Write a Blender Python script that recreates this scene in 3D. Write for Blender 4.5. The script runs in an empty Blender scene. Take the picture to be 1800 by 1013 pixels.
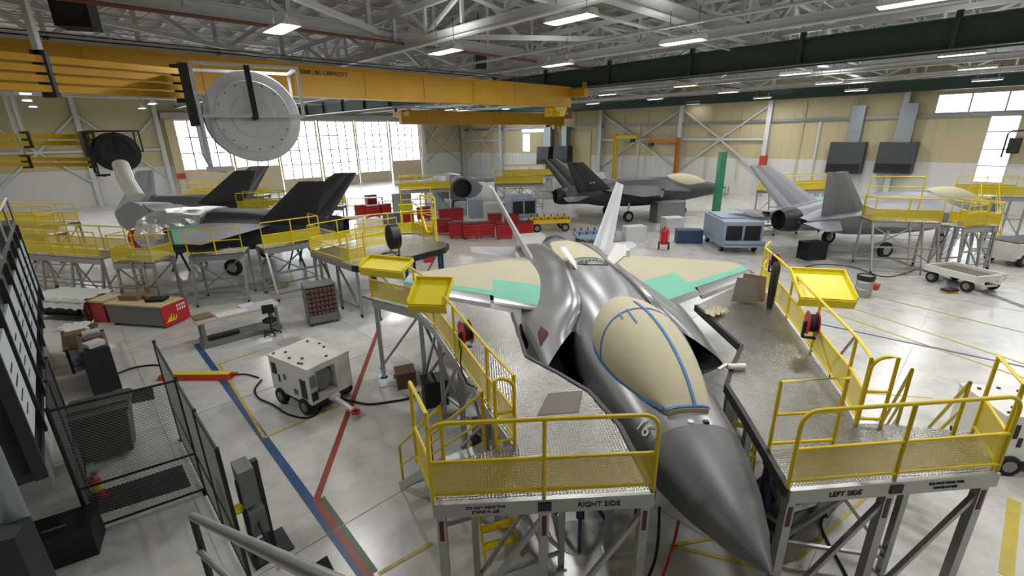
import bpy, math, random
from mathutils import Vector, Matrix
rnd = random.Random(7)
SC = bpy.context.scene
COL = SC.collection
PI = math.pi
# ------------------------------------------------------------------ camera
FPX, YAW, PITCH, ROLL = 813.5, math.radians(3.65), math.radians(18.36), math.radians(-1.017)
CAM = Vector((-2.95, -3.52, 6.52))
def _basis():
    cy, sy, cp, sp = math.cos(YAW), math.sin(YAW), math.cos(PITCH), math.sin(PITCH)
    f = Vector((sy*cp, cy*cp, -sp)); r = Vector((cy, -sy, 0)); u = r.cross(f)
    cr, sr = math.cos(ROLL), math.sin(ROLL)
    return cr*r + sr*u, -sr*r + cr*u, f
RGT, UPV, FWD = _basis()
cd = bpy.data.cameras.new('camera'); cam = bpy.data.objects.new('camera', cd); COL.objects.link(cam)
cd.sensor_width = 36; cd.lens = FPX/1800*36; cd.clip_start = 0.05; cd.clip_end = 400
cam.matrix_world = Matrix(((RGT.x, UPV.x, -FWD.x, CAM.x), (RGT.y, UPV.y, -FWD.y, CAM.y), (RGT.z, UPV.z, -FWD.z, CAM.z), (0, 0, 0, 1)))
SC.camera = cam
# ------------------------------------------------------------------ sky and exposure
w = bpy.data.worlds.new('sky'); SC.world = w; w.use_nodes = True
w.node_tree.nodes['Background'].inputs[0].default_value = (0.93, 0.96, 1.0, 1)
w.node_tree.nodes['Background'].inputs[1].default_value = 8.0
SC.view_settings.view_transform = 'Standard'; SC.view_settings.look = 'None'
SC.view_settings.gamma = 1; SC.view_settings.use_curve_mapping = False
SC.view_settings.exposure = 0.06
LAMP_W = 225.0
# ------------------------------------------------------------------ geometry of the place
RA = math.radians(49.8)
AX = Vector((-math.cos(RA), math.sin(RA), 0)); BX = Vector((math.sin(RA), math.cos(RA), 0))
ROOM = math.radians(90) - RA                     # turn of the room's own axes (x along b, y along a)
def ray(px, py): return RGT*((px-900)/FPX) - UPV*((py-506.5)/FPX) + FWD
def at(px, py, z=0.0):                           # the point of the level z seen at a photo pixel
    d = ray(px, py); return CAM + d*((z-CAM.z)/d.z)
def rw(a, b, z=0.0): v = AX*a + BX*b; return Vector((v.x, v.y, z))
# ------------------------------------------------------------------ materials
def lin(h):
    h = h.lstrip('#'); o = []
    for i in (0, 2, 4):
        c = int(h[i:i+2], 16)/255; o.append(c/12.92 if c <= .04045 else ((c+.055)/1.055)**2.4)
    return o
def N(nt, t, **k):
    n = nt.nodes.new(t)
    for a, b in k.items(): setattr(n, a, b)
    return n
def mat(name, col, rough=.5, metal=0., var=.12, scale=6., bump=0., emit=None, spec=None, stretch=None):
    m = bpy.data.materials.new(name); m.use_nodes = True; nt = m.node_tree; L = nt.links
    p = nt.nodes['Principled BSDF']; c = lin(col)
    tc = N(nt, 'ShaderNodeTexCoord'); no = N(nt, 'ShaderNodeTexNoise')
    no.inputs['Scale'].default_value = scale; no.inputs['Detail'].default_value = 4
    if stretch:
        mp = N(nt, 'ShaderNodeMapping'); mp.inputs['Scale'].default_value = stretch
        L.new(tc.outputs['Object'], mp.inputs[0]); L.new(mp.outputs[0], no.inputs['Vector'])
    else: L.new(tc.outputs['Object'], no.inputs['Vector'])
    mx = N(nt, 'ShaderNodeMix', data_type='RGBA')
    mx.inputs[6].default_value = [x*(1-var) for x in c]+[1]; mx.inputs[7].default_value = [min(1, x*(1+var)) for x in c]+[1]
    L.new(no.outputs['Fac'], mx.inputs[0]); L.new(mx.outputs[2], p.inputs['Base Color'])
    p.inputs['Roughness'].default_value = rough; p.inputs['Metallic'].default_value = metal
    if spec is not None: p.inputs['Specular IOR Level'].default_value = spec
    if bump:
        b = N(nt, 'ShaderNodeBump'); b.inputs['Strength'].default_value = bump; b.inputs['Distance'].default_value = .02
        L.new(no.outputs['Fac'], b.inputs['Height']); L.new(b.outputs[0], p.inputs['Normal'])
    if emit: p.inputs['Emission Color'].default_value = lin(emit[0])+[1]; p.inputs['Emission Strength'].default_value = emit[1]
    return m
M = {}
def mk(k, *a, **kw): M[k] = mat(k, *a, **kw)
mk('white_paint', 'd4d4cf', .45); mk('cart_white', 'd8d8d2', .4, var=.1, scale=9); mk('grey_steel', '8d8f90', .45, .6)
mk('alu', 'a9aaa8', .38, .75, var=.1); mk('dark_steel', '34363a', .5, .4); mk('black', '141416', .5); mk('rubber', '1b1b1c', .8)
mk('truss', 'c3c5c6', .6, .1, var=.14, scale=1.5); mk('joist', 'aaa7a4', .7, var=.2, scale=2)
mk('yellow', 'd8b414', .42, var=.1); mk('crane_yellow', 'c8961c', .5, var=.16, scale=1.2); mk('rail_yellow', 'd6bd1a', .38, var=.1)
mk('green_steel', '35493f', .4, .1, var=.2); mk('red', 'a61d22', .4); mk('tool_red', 'b01a24', .32, var=.1)
mk('skin', '8a8b8d', .32, .6, var=.1, scale=1.2, stretch=(1, .25, 1)); mk('nose_grey', '5a5c5e', .45, .1, var=.06)
mk('skin_dark', '3b3c40', .55, .15, var=.14, scale=.8); mk('fin_silver', 'b9bbbe', .42, .35, var=.08)
mk('skin_mid', '85878e', .5, .15, var=.1); mk('primer_tan', 'a69f87', .6, var=.05, scale=1); mk('primer_teal', '62a88f', .55, var=.1, scale=3)
mk('paper_tan', 'b4ae94', .75, var=.06, scale=2.5, bump=.25); mk('blue_tape', '2f6fb3', .6); mk('foil', 'dcdedd', .3, .85, var=.3, scale=9, bump=1.0)
mk('ac_blue', '8f9fb2', .45, var=.07); mk('louver', '23232a', .6); mk('bin_brown', '6b4a3c', .6); mk('cabinet', '6f7472', .5)
mk('wood', '6a4526', .6, var=.3, stretch=(1, 8, 8)); mk('cardboard', '7d6749', .8); mk('cloth_white', 'cfd2cd', .9, bump=.5)
mk('plastic_grey', '434342', .55); mk('heater', '34393d', .55); mk('duct', '8e979c', .4, .5); mk('reel_grey', 'c3c5cb', .42, .25); mk('rust', '7a4a38', .7); mk('glass_dark', '15181c', .15)
mk('orange', 'b0701c', .5); mk('blue_steel', '27405f', .5); mk('bench_top', 'b4b3ad', .5); mk('pad_yellow', 'e0cf18', .45, var=.06)
mk('brick', '9a8a74', .8); mk('tan_wall', 'c9b990', .7); mk('booth_white', 'c3c8c9', .55); mk('text_black', '17171a', .6); mk('text_white', 'd8d8d8', .6)
mk('green_paint', '2c7a58', .5); mk('red_paint', 'b23a22', .5); mk('maroon', '55161a', .5); mk('blue_bin', '3f6f9e', .5); mk('mat_black', '1d1c1d', .9)
mk('tube', 'ffffff', .3, emit=('fffaf5', 14)); mk('gold', 'b99a3a', .4, .4); mk('grime', '6f6a60', .8); mk('line_blue', '2b4f7d', .4, var=.25, scale=4)
mk('line_yellow', 'b9a83f', .4, var=.3, scale=4); mk('line_red', '8a3a24', .4, var=.2, scale=4); mk('line_green', '3f5a45', .4, var=.2, scale=4)
mk('joint', 'a3a29c', .5); mk('sheet', 'c3cdd4', .6, var=.06)

def wall_material(name, lower, upper, z0, period=.75):
    m = mat(name, upper, .7, var=.08, scale=.5); nt = m.node_tree; L = nt.links; p = nt.nodes['Principled BSDF']
    g = N(nt, 'ShaderNodeNewGeometry'); s = N(nt, 'ShaderNodeSeparateXYZ'); L.new(g.outputs['Position'], s.inputs[0])
    lt = N(nt, 'ShaderNodeMath', operation='LESS_THAN'); L.new(s.outputs[2], lt.inputs[0]); lt.inputs[1].default_value = z0
    old = p.inputs['Base Color'].links[0].from_socket
    mx = N(nt, 'ShaderNodeMix', data_type='RGBA'); L.new(lt.outputs[0], mx.inputs[0]); L.new(old, mx.inputs[6]); mx.inputs[7].default_value = lin(lower)+[1]
    L.new(mx.outputs[2], p.inputs['Base Color'])
    tc = N(nt, 'ShaderNodeTexCoord'); sp = N(nt, 'ShaderNodeSeparateXYZ'); L.new(tc.outputs['Object'], sp.inputs[0])
    ad = N(nt, 'ShaderNodeMath', operation='ADD'); L.new(sp.outputs[0], ad.inputs[0]); L.new(sp.outputs[1], ad.inputs[1])
    fr = N(nt, 'ShaderNodeMath', operation='PINGPONG'); L.new(ad.outputs[0], fr.inputs[0]); fr.inputs[1].default_value = period/2
    st = N(nt, 'ShaderNodeMath', operation='LESS_THAN'); L.new(fr.outputs[0], st.inputs[0]); st.inputs[1].default_value = .06
    b = N(nt, 'ShaderNodeBump'); b.inputs['Strength'].default_value = 1; b.inputs['Distance'].default_value = .06; b.invert = True
    L.new(st.outputs[0], b.inputs['Height']); L.new(b.outputs[0], p.inputs['Normal'])
    return m
M['corrugated'] = wall_material('corrugated', 'cfcfcb', 'bcb18e', 3.75)
M['door_panel'] = wall_material('door_panel', 'd9ccb2', 'd6c6aa', 1.0, 1.4)

def floor_material():
    m = mat('epoxy_floor', 'c9c9c5', .24, var=.05, scale=.35); nt = m.node_tree; L = nt.links; p = nt.nodes['Principled BSDF']
    old = p.inputs['Base Color'].links[0].from_socket
    tc = N(nt, 'ShaderNodeTexCoord'); n2 = N(nt, 'ShaderNodeTexNoise'); n2.inputs['Scale'].default_value = 1.6; n2.inputs['Detail'].default_value = 8; n2.inputs['Roughness'].default_value = .7
    L.new(tc.outputs['Object'], n2.inputs['Vector'])
    r = N(nt, 'ShaderNodeValToRGB'); r.color_ramp.elements[0].position = .28; r.color_ramp.elements[0].color = (.6, .6, .58, 1); r.color_ramp.elements[1].position = .55; r.color_ramp.elements[1].color = (1, 1, 1, 1)
    L.new(n2.outputs['Fac'], r.inputs[0])
    mx = N(nt, 'ShaderNodeMix', data_type='RGBA', blend_type='MULTIPLY'); mx.inputs[0].default_value = .6
    L.new(old, mx.inputs[6]); L.new(r.outputs[0], mx.inputs[7]); L.new(mx.outputs[2], p.inputs['Base Color'])
    mr = N(nt, 'ShaderNodeMapRange'); mr.inputs[3].default_value = .14; mr.inputs[4].default_value = .34
    L.new(n2.outputs['Fac'], mr.inputs[0]); L.new(mr.outputs[0], p.inputs['Roughness'])
    return m
M['floor'] = floor_material()

def tread_material():                              # diamond plate
    m = mat('diamond_plate', '8f8e89', .24, .8, var=.12, scale=2); nt = m.node_tree; L = nt.links; p = nt.nodes['Principled BSDF']
    tc = N(nt, 'ShaderNodeTexCoord'); sp = N(nt, 'ShaderNodeSeparateXYZ'); L.new(tc.outputs['Object'], sp.inputs[0])
    hs = []
    for sgn in (1, -1):
        mu = N(nt, 'ShaderNodeMath', operation='MULTIPLY'); L.new(sp.outputs[1], mu.inputs[0]); mu.inputs[1].default_value = sgn
        ad = N(nt, 'ShaderNodeMath', operation='ADD'); L.new(sp.outputs[0], ad.inputs[0]); L.new(mu.outputs[0], ad.inputs[1])
        k = N(nt, 'ShaderNodeMath', operation='MULTIPLY'); L.new(ad.outputs[0], k.inputs[0]); k.inputs[1].default_value = 72
        s = N(nt, 'ShaderNodeMath', operation='SINE'); L.new(k.outputs[0], s.inputs[0]); hs.append(s)
    mm = N(nt, 'ShaderNodeMath', operation='MULTIPLY'); L.new(hs[0].outputs[0], mm.inputs[0]); L.new(hs[1].outputs[0], mm.inputs[1])
    b = N(nt, 'ShaderNodeBump'); b.inputs['Strength'].default_value = .32; b.inputs['Distance'].default_value = .012
    L.new(mm.outputs[0], b.inputs['Height']); L.new(b.outputs[0], p.inputs['Normal'])
    return m
M['tread'] = tread_material()

def mesh_material(name, col, freq, thr, see):      # expanded-metal infill: strands and open holes
    m = mat(name, col, .45, var=.08); nt = m.node_tree; L = nt.links; p = nt.nodes['Principled BSDF']
    tc = N(nt, 'ShaderNodeTexCoord'); sp = N(nt, 'ShaderNodeSeparateXYZ'); L.new(tc.outputs['Object'], sp.inputs[0])
    ad0 = N(nt, 'ShaderNodeMath', operation='ADD'); L.new(sp.outputs[0], ad0.inputs[0]); L.new(sp.outputs[1], ad0.inputs[1])
    hs = []
    for sgn in (1, -1):
        mu = N(nt, 'ShaderNodeMath', operation='MULTIPLY'); L.new(sp.outputs[2], mu.inputs[0]); mu.inputs[1].default_value = sgn*1.6
        ad = N(nt, 'ShaderNodeMath', operation='ADD'); L.new(ad0.outputs[0], ad.inputs[0]); L.new(mu.outputs[0], ad.inputs[1])
        k = N(nt, 'ShaderNodeMath', operation='MULTIPLY'); L.new(ad.outputs[0], k.inputs[0]); k.inputs[1].default_value = freq
        s = N(nt, 'ShaderNodeMath', operation='SINE'); L.new(k.outputs[0], s.inputs[0])
        a = N(nt, 'ShaderNodeMath', operation='ABSOLUTE'); L.new(s.outputs[0], a.inputs[0]); hs.append(a)
    mn = N(nt, 'ShaderNodeMath', operation='MINIMUM'); L.new(hs[0].outputs[0], mn.inputs[0]); L.new(hs[1].outputs[0], mn.inputs[1])
    lt = N(nt, 'ShaderNodeMath', operation='LESS_THAN'); L.new(mn.outputs[0], lt.inputs[0]); lt.inputs[1].default_value = thr
    tr = N(nt, 'ShaderNodeBsdfTransparent'); ms = N(nt, 'ShaderNodeMixShader')
    L.new(lt.outputs[0], ms.inputs[0]); L.new(tr.outputs[0], ms.inputs[1]); L.new(p.outputs[0], ms.inputs[2])
    L.new(ms.outputs[0], nt.nodes['Material Output'].inputs['Surface'])
    return m
M['yellow_mesh'] = mesh_material('yellow_mesh', 'd6c422', 130, .5, 0)

def glass_material():
    m = bpy.data.materials.new('window_glass'); m.use_nodes = True; nt = m.node_tree; L = nt.links
    nt.nodes.remove(nt.nodes['Principled BSDF'])
    tr = N(nt, 'ShaderNodeBsdfTransparent'); tr.inputs[0].default_value = (.93, .96, .97, 1)
    gl = N(nt, 'ShaderNodeBsdfGlossy'); gl.inputs['Roughness'].default_value = .1
    fz = N(nt, 'ShaderNodeFresnel'); fz.inputs[0].default_value = 1.3
    ms = N(nt, 'ShaderNodeMixShader'); L.new(fz.outputs[0], ms.inputs[0]); L.new(tr.outputs[0], ms.inputs[1]); L.new(gl.outputs[0], ms.inputs[2])
    L.new(ms.outputs[0], nt.nodes['Material Output'].inputs['Surface'])
    return m
M['glass'] = glass_material()
# ------------------------------------------------------------------ mesh builder
class MB:
    def __init__(s): s.v = []; s.f = []; s.mi = []; s.sm = []
    def add(s, vs, fs, mi=0, sm=False):
        o = len(s.v); s.v += [tuple(v) for v in vs]
        for f in fs: s.f.append(tuple(i+o for i in f)); s.mi.append(mi); s.sm.append(sm)
        return s
    def box(s, c, size, rz=0., mi=0, tilt=None):
        x, y, z = [q/2 for q in size]; R = Matrix.Rotation(rz, 3, 'Z')
        if tilt is not None: R = R @ tilt
        vs = [Vector(c)+R @ Vector(p) for p in ((-x,-y,-z),(x,-y,-z),(x,y,-z),(-x,y,-z),(-x,-y,z),(x,-y,z),(x,y,z),(-x,y,z))]
        return s.add(vs, ((0,3,2,1),(4,5,6,7),(0,1,5,4),(1,2,6,5),(2,3,7,6),(3,0,4,7)), mi)
    def bx(s, x0, x1, y0, y1, z0, z1, mi=0): return s.box(((x0+x1)/2, (y0+y1)/2, (z0+z1)/2), (abs(x1-x0), abs(y1-y0), abs(z1-z0)), 0, mi)
    def bar(s, p, q, w, h=None, mi=0):             # square bar from p to q
        p, q = Vector(p), Vector(q); d = q-p
        if d.length < 1e-6: return s
        d.normalize(); h = w if h is None else h
        u = Vector((0, 0, 1)) if abs(d.z) < .95 else Vector((0, 1, 0))
        r = d.cross(u).normalized(); u = r.cross(d)
        vs = [e + r*a*w/2 + u*b*h/2 for e in (p, q) for a, b in ((-1,-1),(1,-1),(1,1),(-1,1))]
        return s.add(vs, ((0,1,2,3),(7,6,5,4),(0,4,5,1),(1,5,6,2),(2,6,7,3),(3,7,4,0)), mi)
    def tube(s, path, r, n=8, mi=0, closed=False, cap=True):
        P = [Vector(p) for p in path]; k = len(P)
        if k < 2: return s
        rs = r if isinstance(r, (list, tuple)) else [r]*k
        up = None; rings = []
        for i in range(k):
            a = P[i-1] if (i or closed) else P[i]; b = P[(i+1) % k] if (i < k-1 or closed) else P[i]
            t = (b-a)
            if t.length < 1e-9: t = Vector((0, 0, 1))
            t.normalize()
            if up is None: up = Vector((0, 0, 1)) if abs(t.z) < .9 else Vector((1, 0, 0))
            x = t.cross(up)
            if x.length < 1e-6: x = t.orthogonal()
            x.normalize(); up = x.cross(t)
            rings.append([P[i] + (x*math.cos(2*PI*j/n) + up*math.sin(2*PI*j/n))*rs[i] for j in range(n)])
        return s.loft(rings, mi, True, closed, cap and not closed)
    def loft(s, rings, mi=0, sm=True, loop=False, cap=True, ring_closed=True):
        n = len(rings[0]); vs = [v for r in rings for v in r]; fs = []; k = len(rings)
        for i in range(k if loop else k-1):
            a, b = i*n, ((i+1) % k)*n
            for j in range(n if ring_closed else n-1):
                j2 = (j+1) % n; fs.append((a+j, a+j2, b+j2, b+j))
        s.add(vs, fs, mi, sm)
        if cap:
            o = len(s.v)-len(vs)
            s.f.append(tuple(o+j for j in reversed(range(n)))); s.mi.append(mi); s.sm.append(False)
            s.f.append(tuple(o+(k-1)*n+j for j in range(n))); s.mi.append(mi); s.sm.append(False)
        return s
    def cyl(s, p, q, r, n=16, mi=0, r2=None):
        return s.tube([p, q], [r, r if r2 is None else r2], n, mi)
    def lathe(s, c, prof, axis='Z', n=24, mi=0):   # prof: (radius, height along the axis)
        R = {'Z': Matrix.Identity(3), 'Y': Matrix.Rotation(-PI/2, 3, 'X'), 'X': Matrix.Rotation(PI/2, 3, 'Y')}[axis]
        rings = [[Vector(c)+R @ Vector((max(r, 1e-4)*math.cos(2*PI*j/n), max(r, 1e-4)*math.sin(2*PI*j/n), h)) for j in range(n)] for r, h in prof]
        return s.loft(rings, mi, True, False, True)
    def prism(s, xy, z0, z1, mi=0):
        n = len(xy); vs = [(x, y, z0) for x, y in xy]+[(x, y, z1) for x, y in xy]
        fs = [tuple(reversed(range(n))), tuple(range(n, 2*n))]+[(i, (i+1) % n, n+(i+1) % n, n+i) for i in range(n)]
        return s.add(vs, fs, mi)
    def quad(s, a, b, c, d, mi=0): return s.add([a, b, c, d], [(0, 1, 2, 3)], mi)
    def plate(s, pts, th, mi=0):                   # flat polygon given in 3-D, thickened along its normal
        P = [Vector(p) for p in pts]; nn = (P[1]-P[0]).cross(P[2]-P[0]).normalized()*th/2; n = len(P)
        return s.add([p-nn for p in P]+[p+nn for p in P], [tuple(reversed(range(n))), tuple(range(n, 2*n))]+[(i, (i+1) % n, n+(i+1) % n, n+i) for i in range(n)], mi)
    def build(s, name, mats, parent=None, loc=None, rz=0., **tags):
        me = bpy.data.meshes.new(name); me.from_pydata(s.v, [], s.f)
        for m in (mats if isinstance(mats, (list, tuple)) else [mats]): me.materials.append(M[m] if isinstance(m, str) else m)
        me.polygons.foreach_set('material_index', s.mi); me.polygons.foreach_set('use_smooth', s.sm); me.update()
        if any(s.sm):
            try: me.set_sharp_from_angle(angle=math.radians(42))
            except Exception: pass
        o = bpy.data.objects.new(name, me); COL.objects.link(o)
        if parent is not None: o.parent = parent
        if loc is not None: o.location = loc
        if rz: o.rotation_euler.z = rz
        for k, v in tags.items(): o[k] = v
        return o
def thing(name, label, cat, loc=(0, 0, 0), rz=0., group=None):
    o = bpy.data.objects.new(name, None); COL.objects.link(o); o.location = loc; o.rotation_euler.z = rz; o.empty_display_size = .2
    o['label'] = label; o['category'] = cat
    if group: o['group'] = group
    return o
def tag(o, label, cat, group=None):
    o['label'] = label; o['category'] = cat
    if group: o['group'] = group
    return o
KIDS = {}
def dup(root, loc, rz=None, label=None, group=None):
    r = root.copy(); COL.objects.link(r); r.location = loc
    if rz is not None: r.rotation_euler.z = rz
    if label: r['label'] = label
    if group: r['group'] = group
    for ch in root.children:
        c = ch.copy(); COL.objects.link(c); c.parent = r
        for g in ch.children:
            d = g.copy(); COL.objects.link(d); d.parent = c
    return r
def struct(name, mb, mats, loc=None, rz=0.): return mb.build(name, mats, None, loc, rz, kind='structure')
def lettering(text, size, name, material, parent, loc, rot, depth=.004):
    cu = bpy.data.curves.new(name, 'FONT'); cu.body = text; cu.size = size; cu.extrude = depth; cu.align_x = 'CENTER'; cu.align_y = 'CENTER'
    t = bpy.data.objects.new(name, cu); COL.objects.link(t)
    dg = bpy.context.evaluated_depsgraph_get(); me = bpy.data.meshes.new_from_object(t.evaluated_get(dg)); bpy.data.objects.remove(t)
    me.materials.clear(); me.materials.append(M[material]); o = bpy.data.objects.new(name, me); COL.objects.link(o)
    o.parent = parent; o.location = loc; o.rotation_euler = rot; return o
# ================================================================== THE SETTING (room axes: x = b, y = a)
A0, A1, B0, B1, ZC = -9.0, 66.0, -13.0, 48.0, 13.4
struct('floor', MB().bx(B0-.3, B1+.3, A0-.3, A1+.3, -.3, 0), 'floor', None, ROOM)
struct('ceiling', MB().bx(B0-.3, B1+.3, A0-.3, A1+.3, ZC, ZC+.2), 'joist', None, ROOM)
struct('wall_back', MB().bx(B0-.3, B0, A0, A1, 0, ZC), 'corrugated', None, ROOM)
struct('wall_front', MB().bx(B0-.3, B1+.3, A0-.3, A0, 0, ZC), 'corrugated', None, ROOM)
# window wall with the sliding door leaves
DB0, DB1, DT = 6.6, 39.6, 8.75
m = MB(); m.bx(B0, DB0, A1, A1+.3, 0, ZC); m.bx(DB1, B1+.3, A1, A1+.3, 0, ZC); m.bx(DB0, DB1, A1, A1+.3, DT, ZC)
struct('wall_left', m, 'corrugated', None, ROOM)
leaf = (DB1-DB0)/6
for i, zb in enumerate((3.2, 3.2, 1.3, 1.3, 1.5, 2.9)):
    x0, x1 = DB0+i*leaf+.06, DB0+(i+1)*leaf-.06; y = A1+(.02 if i % 2 else .16)
    m = MB(); m.bx(x0, x1, y, y+.1, 0, zb); m.bx(x0, x0+.22, y, y+.1, zb, DT); m.bx(x1-.22, x1, y, y+.1, zb, DT); m.bx(x0+.22, x1-.22, y, y+.1, DT-.12, DT)
    d = struct('door_%d' % (i+1), m, 'door_panel', None, ROOM)
    m = MB(); nx, nz = 4, max(3, round((DT-zb)/1.75))
    for k in range(1, nx): xx = x0+.22+(x1-x0-.44)*k/nx; m.bx(xx-.07, xx+.07, y+.01, y+.07, zb, DT-.12)
    for k in range(1, nz): zz = zb+(DT-.12-zb)*k/nz; m.bx(x0+.22, x1-.22, y+.01, y+.07, zz-.06, zz+.06)
    m.build('glazing_bar', 'grey_steel', d); MB().bx(x0+.22, x1-.22, y+.035, y+.045, zb, DT-.12).build('window_pane', 'glass', d)
# right wall, with its windows
wins = [(-6.0, 4.1, 7.55, 9.0, 5, 1), (-.95, .75, 2.3, 7.35, 1, 4), (46.6, 51.2, 6.75, 7.5, 2, 1), (49.4, 51.0, 4.0, 6.6, 1, 3)]
ys = sorted({A0, A1+.3} | {v for w_ in wins for v in w_[:2]}); m = MB()
for y0, y1 in zip(ys, ys[1:]):
    hs = sorted([(w_[2], w_[3]) for w_ in wins if w_[0] < (y0+y1)/2 < w_[1]]); z = 0
    for h0, h1 in hs: m.bx(B1, B1+.3, y0, y1, z, h0); z = h1
    m.bx(B1, B1+.3, y0, y1, z, ZC)
struct('wall_right', m, 'corrugated', None, ROOM)
for i, (y0, y1, z0, z1, ny, nz) in enumerate(wins):
    m = MB(); f = .07
    m.bx(B1-.05, B1+.1, y0, y0+f, z0, z1); m.bx(B1-.05, B1+.1, y1-f, y1, z0, z1); m.bx(B1-.05, B1+.1, y0+f, y1-f, z0, z0+f); m.bx(B1-.05, B1+.1, y0+f, y1-f, z1-f, z1)
    for k in range(1, ny): yy = y0+(y1-y0)*k/ny; m.bx(B1, B1+.06, yy-.06, yy+.06, z0+f, z1-f)
    for k in range(1, nz): zz = z0+(z1-z0)*k/nz; m.bx(B1, B1+.06, y0+f, y1-f, zz-.05, zz+.05)
    o = struct('window_%d' % (i+1), m, 'truss', None, ROOM); MB().bx(B1+.06, B1+.07, y0+f, y1-f, z0+f, z1-f).build('window_pane', 'glass', o)
# wall framing: columns, girts, braces (all trim of the shell)
TRIM = [0]
def trim(mb, material='truss', loc=None):
    TRIM[0] += 1; return struct('trim_%d' % TRIM[0], mb, material, loc, ROOM)
def hcol(m, x, y, z0, z1, d=.4, along='y'):
    if along == 'y': m.bx(x-d/2, x+d/2, y-.03, y+.03, z0, z1); m.bx(x-d/2-.03, x-d/2, y-d/2, y+d/2, z0, z1); m.bx(x+d/2, x+d/2+.03, y-d/2, y+d/2, z0, z1)
    else: m.bx(x-.03, x+.03, y-d/2, y+d/2, z0, z1); m.bx(x-d/2, x+d/2, y-d/2-.03, y-d/2, z0, z1); m.bx(x-d/2, x+d/2, y+d/2, y+d/2+.03, z0, z1)
cols = [6.0, 16.4, 25.6, 36.5, 46, 55.5, 65]
for yy in cols: m = MB(); hcol(m, B1-.3, yy, 0, ZC, .42); trim(m, 'truss')
for (y0, y1) in ((16.4, 25.6), (25.6, 36.5), (55.5, 65)):
    m = MB(); mid = (y0+y1)/2; x = B1-.25
    for a, b in (((y0, 8.9), (mid, 5.7)), ((y1, 8.9), (mid, 5.7)), ((mid, 5.6), (y0, 2.2)), ((mid, 5.6), (y1, 2.2))):
        m.bar((x, a[0], a[1]), (x, b[0], b[1]), .16, .16)
    m.bar((x, y0, 5.65), (x, y1, 5.65), .2, .24); trim(m)
m = MB(); m.bx(B1-.22, B1-.02, A0, A1, 7.2, 7.5); m.bx(B1-.3, B1-.02, A0, A1, 7.28, 7.36); trim(m, 'grey_steel')
m = MB(); m.bx(B1-1.3, B1-.9, A0, A1, 9.25, 10.1); trim(m, 'green_steel')            # crane rail along the right wall
for yy in (9.5, 13.4, 19, 22.3, 30, 33.2, 41, 44.5, 58, 61): m = MB(); m.cyl((B1-.12, yy, 1.2), (B1-.12, yy, 9), .05, 8); trim(m, 'tan_wall')
for yy in (12.0, 31.0): m = MB(); m.bx(B1-.14, B1-.01, yy-.09, yy+.09, 0, 7.2); trim(m, 'truss')
m = MB(); m.bx(B1-.12, B1, 38.2, 38.4, 0, 6.6); m.bx(B1-.12, B1, 41.9, 42.1, 0, 6.6); m.bx(B1-.12, B1, 38.2, 42.1, 6.6, 6.8); m.bx(B1-.05, B1, 38.4, 41.9, 0, 6.6); trim(m, 'tan_wall')
for bb in (-8.5, -1.4, 5.2): m = MB(); hcol(m, bb, A1-.3, 0, ZC, .42, 'x'); trim(m)
for bb in (DB0-.35, DB1+.35): m = MB(); m.bx(bb-.3, bb+.3, A1-.5, A1-.02, 0, DT+.3); trim(m, 'white_paint' if bb > 20 else 'truss')
m = MB(); m.bx(DB0-1, DB1+1, A1-.6, A1-.02, DT+.05, DT+.75); trim(m, 'joist')
for (x0, x1) in ((-8.5, -1.4), (-1.4, 5.2)):
    m = MB(); mid = (x0+x1)/2; y = A1-.25
    for a, b in (((x0, 9.2), (mid, 5.6)), ((x1, 9.2), (mid, 5.6)), ((mid, 5.6), (x0, 2.3)), ((mid, 5.6), (x1, 2.3))): m.bar((a[0], y, a[1]), (b[0], y, b[1]), .18, .18)
    m.bar((x0, y, 5.6), (x1, y, 5.6), .2, .22); trim(m)
m = MB(); mid = 43.9; y = A1-.25
for a, b in (((40, 8.6), (mid, 4.6)), ((B1, 8.6), (mid, 4.6)), ((mid, 4.6), (40, 2)), ((mid, 4.6), (B1, 2)), ((40, 4.6), (mid, 8.8)), ((mid, 8.8), (B1, 4.6))): m.bar((a[0], y, a[1]), (b[0], y, b[1]), .18, .18)
trim(m)
# ---- roof steel
def truss_mesh(L, z0, z1, panel, wide, axis):      # a truss from 0 to L along its own x
    m = MB(); n = max(2, round(L/panel)); st = L/n
    m.bx(0, L, -wide/2, wide/2, z0-.05, z0); m.bx(0, L, -.03, .03, z0, z0+wide*.9); m.bx(0, L, -wide/2, wide/2, z0+wide*.9, z0+wide*.9+.05)
    m.bx(0, L, -wide*.3, wide*.3, z1-.22, z1)
    for i in range(n+1):
        x = i*st; m.bar((x, 0, z0+.2), (x, 0, z1-.1), wide*.45)
        if i < n:
            if i % 2: m.bar((x, 0, z0+.3), (x+st, 0, z1-.15), wide*.45)
            else: m.bar((x, 0, z1-.15), (x+st, 0, z0+.3), wide*.45)
    return m
TR = None
for k, a in enumerate((-1.6, 8.75, 18.65, 28.5, 38.4, 48.3, 58.2)):
    p = rw(a, B0, 0)
    if TR is None: TR = struct('roof_truss', truss_mesh(B1-B0, 10.4, 13.1, 3.2, .42, 'b'), 'truss', p, ROOM)
    else: c = TR.copy(); c.location = p; COL.objects.link(c)
TG = None
for b in (7.2, 15.2, 24.6, 33.6, 42.4):
    p = rw(A0, b, 0); rz = ROOM+PI/2
    if TG is None: TG = struct('roof_truss_cross', truss_mesh(A1-A0, 9.95, 11.4, 2.3, .26, 'a'), 'truss', p, rz)
    else: c = TG.copy(); c.location = p; COL.objects.link(c)
PU = None
m = MB(); m.bx(0, A1-A0, -.06, .06, 13.12, 13.17); m.bx(0, A1-A0, -.015, .015, 13.17, 13.36)
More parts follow.
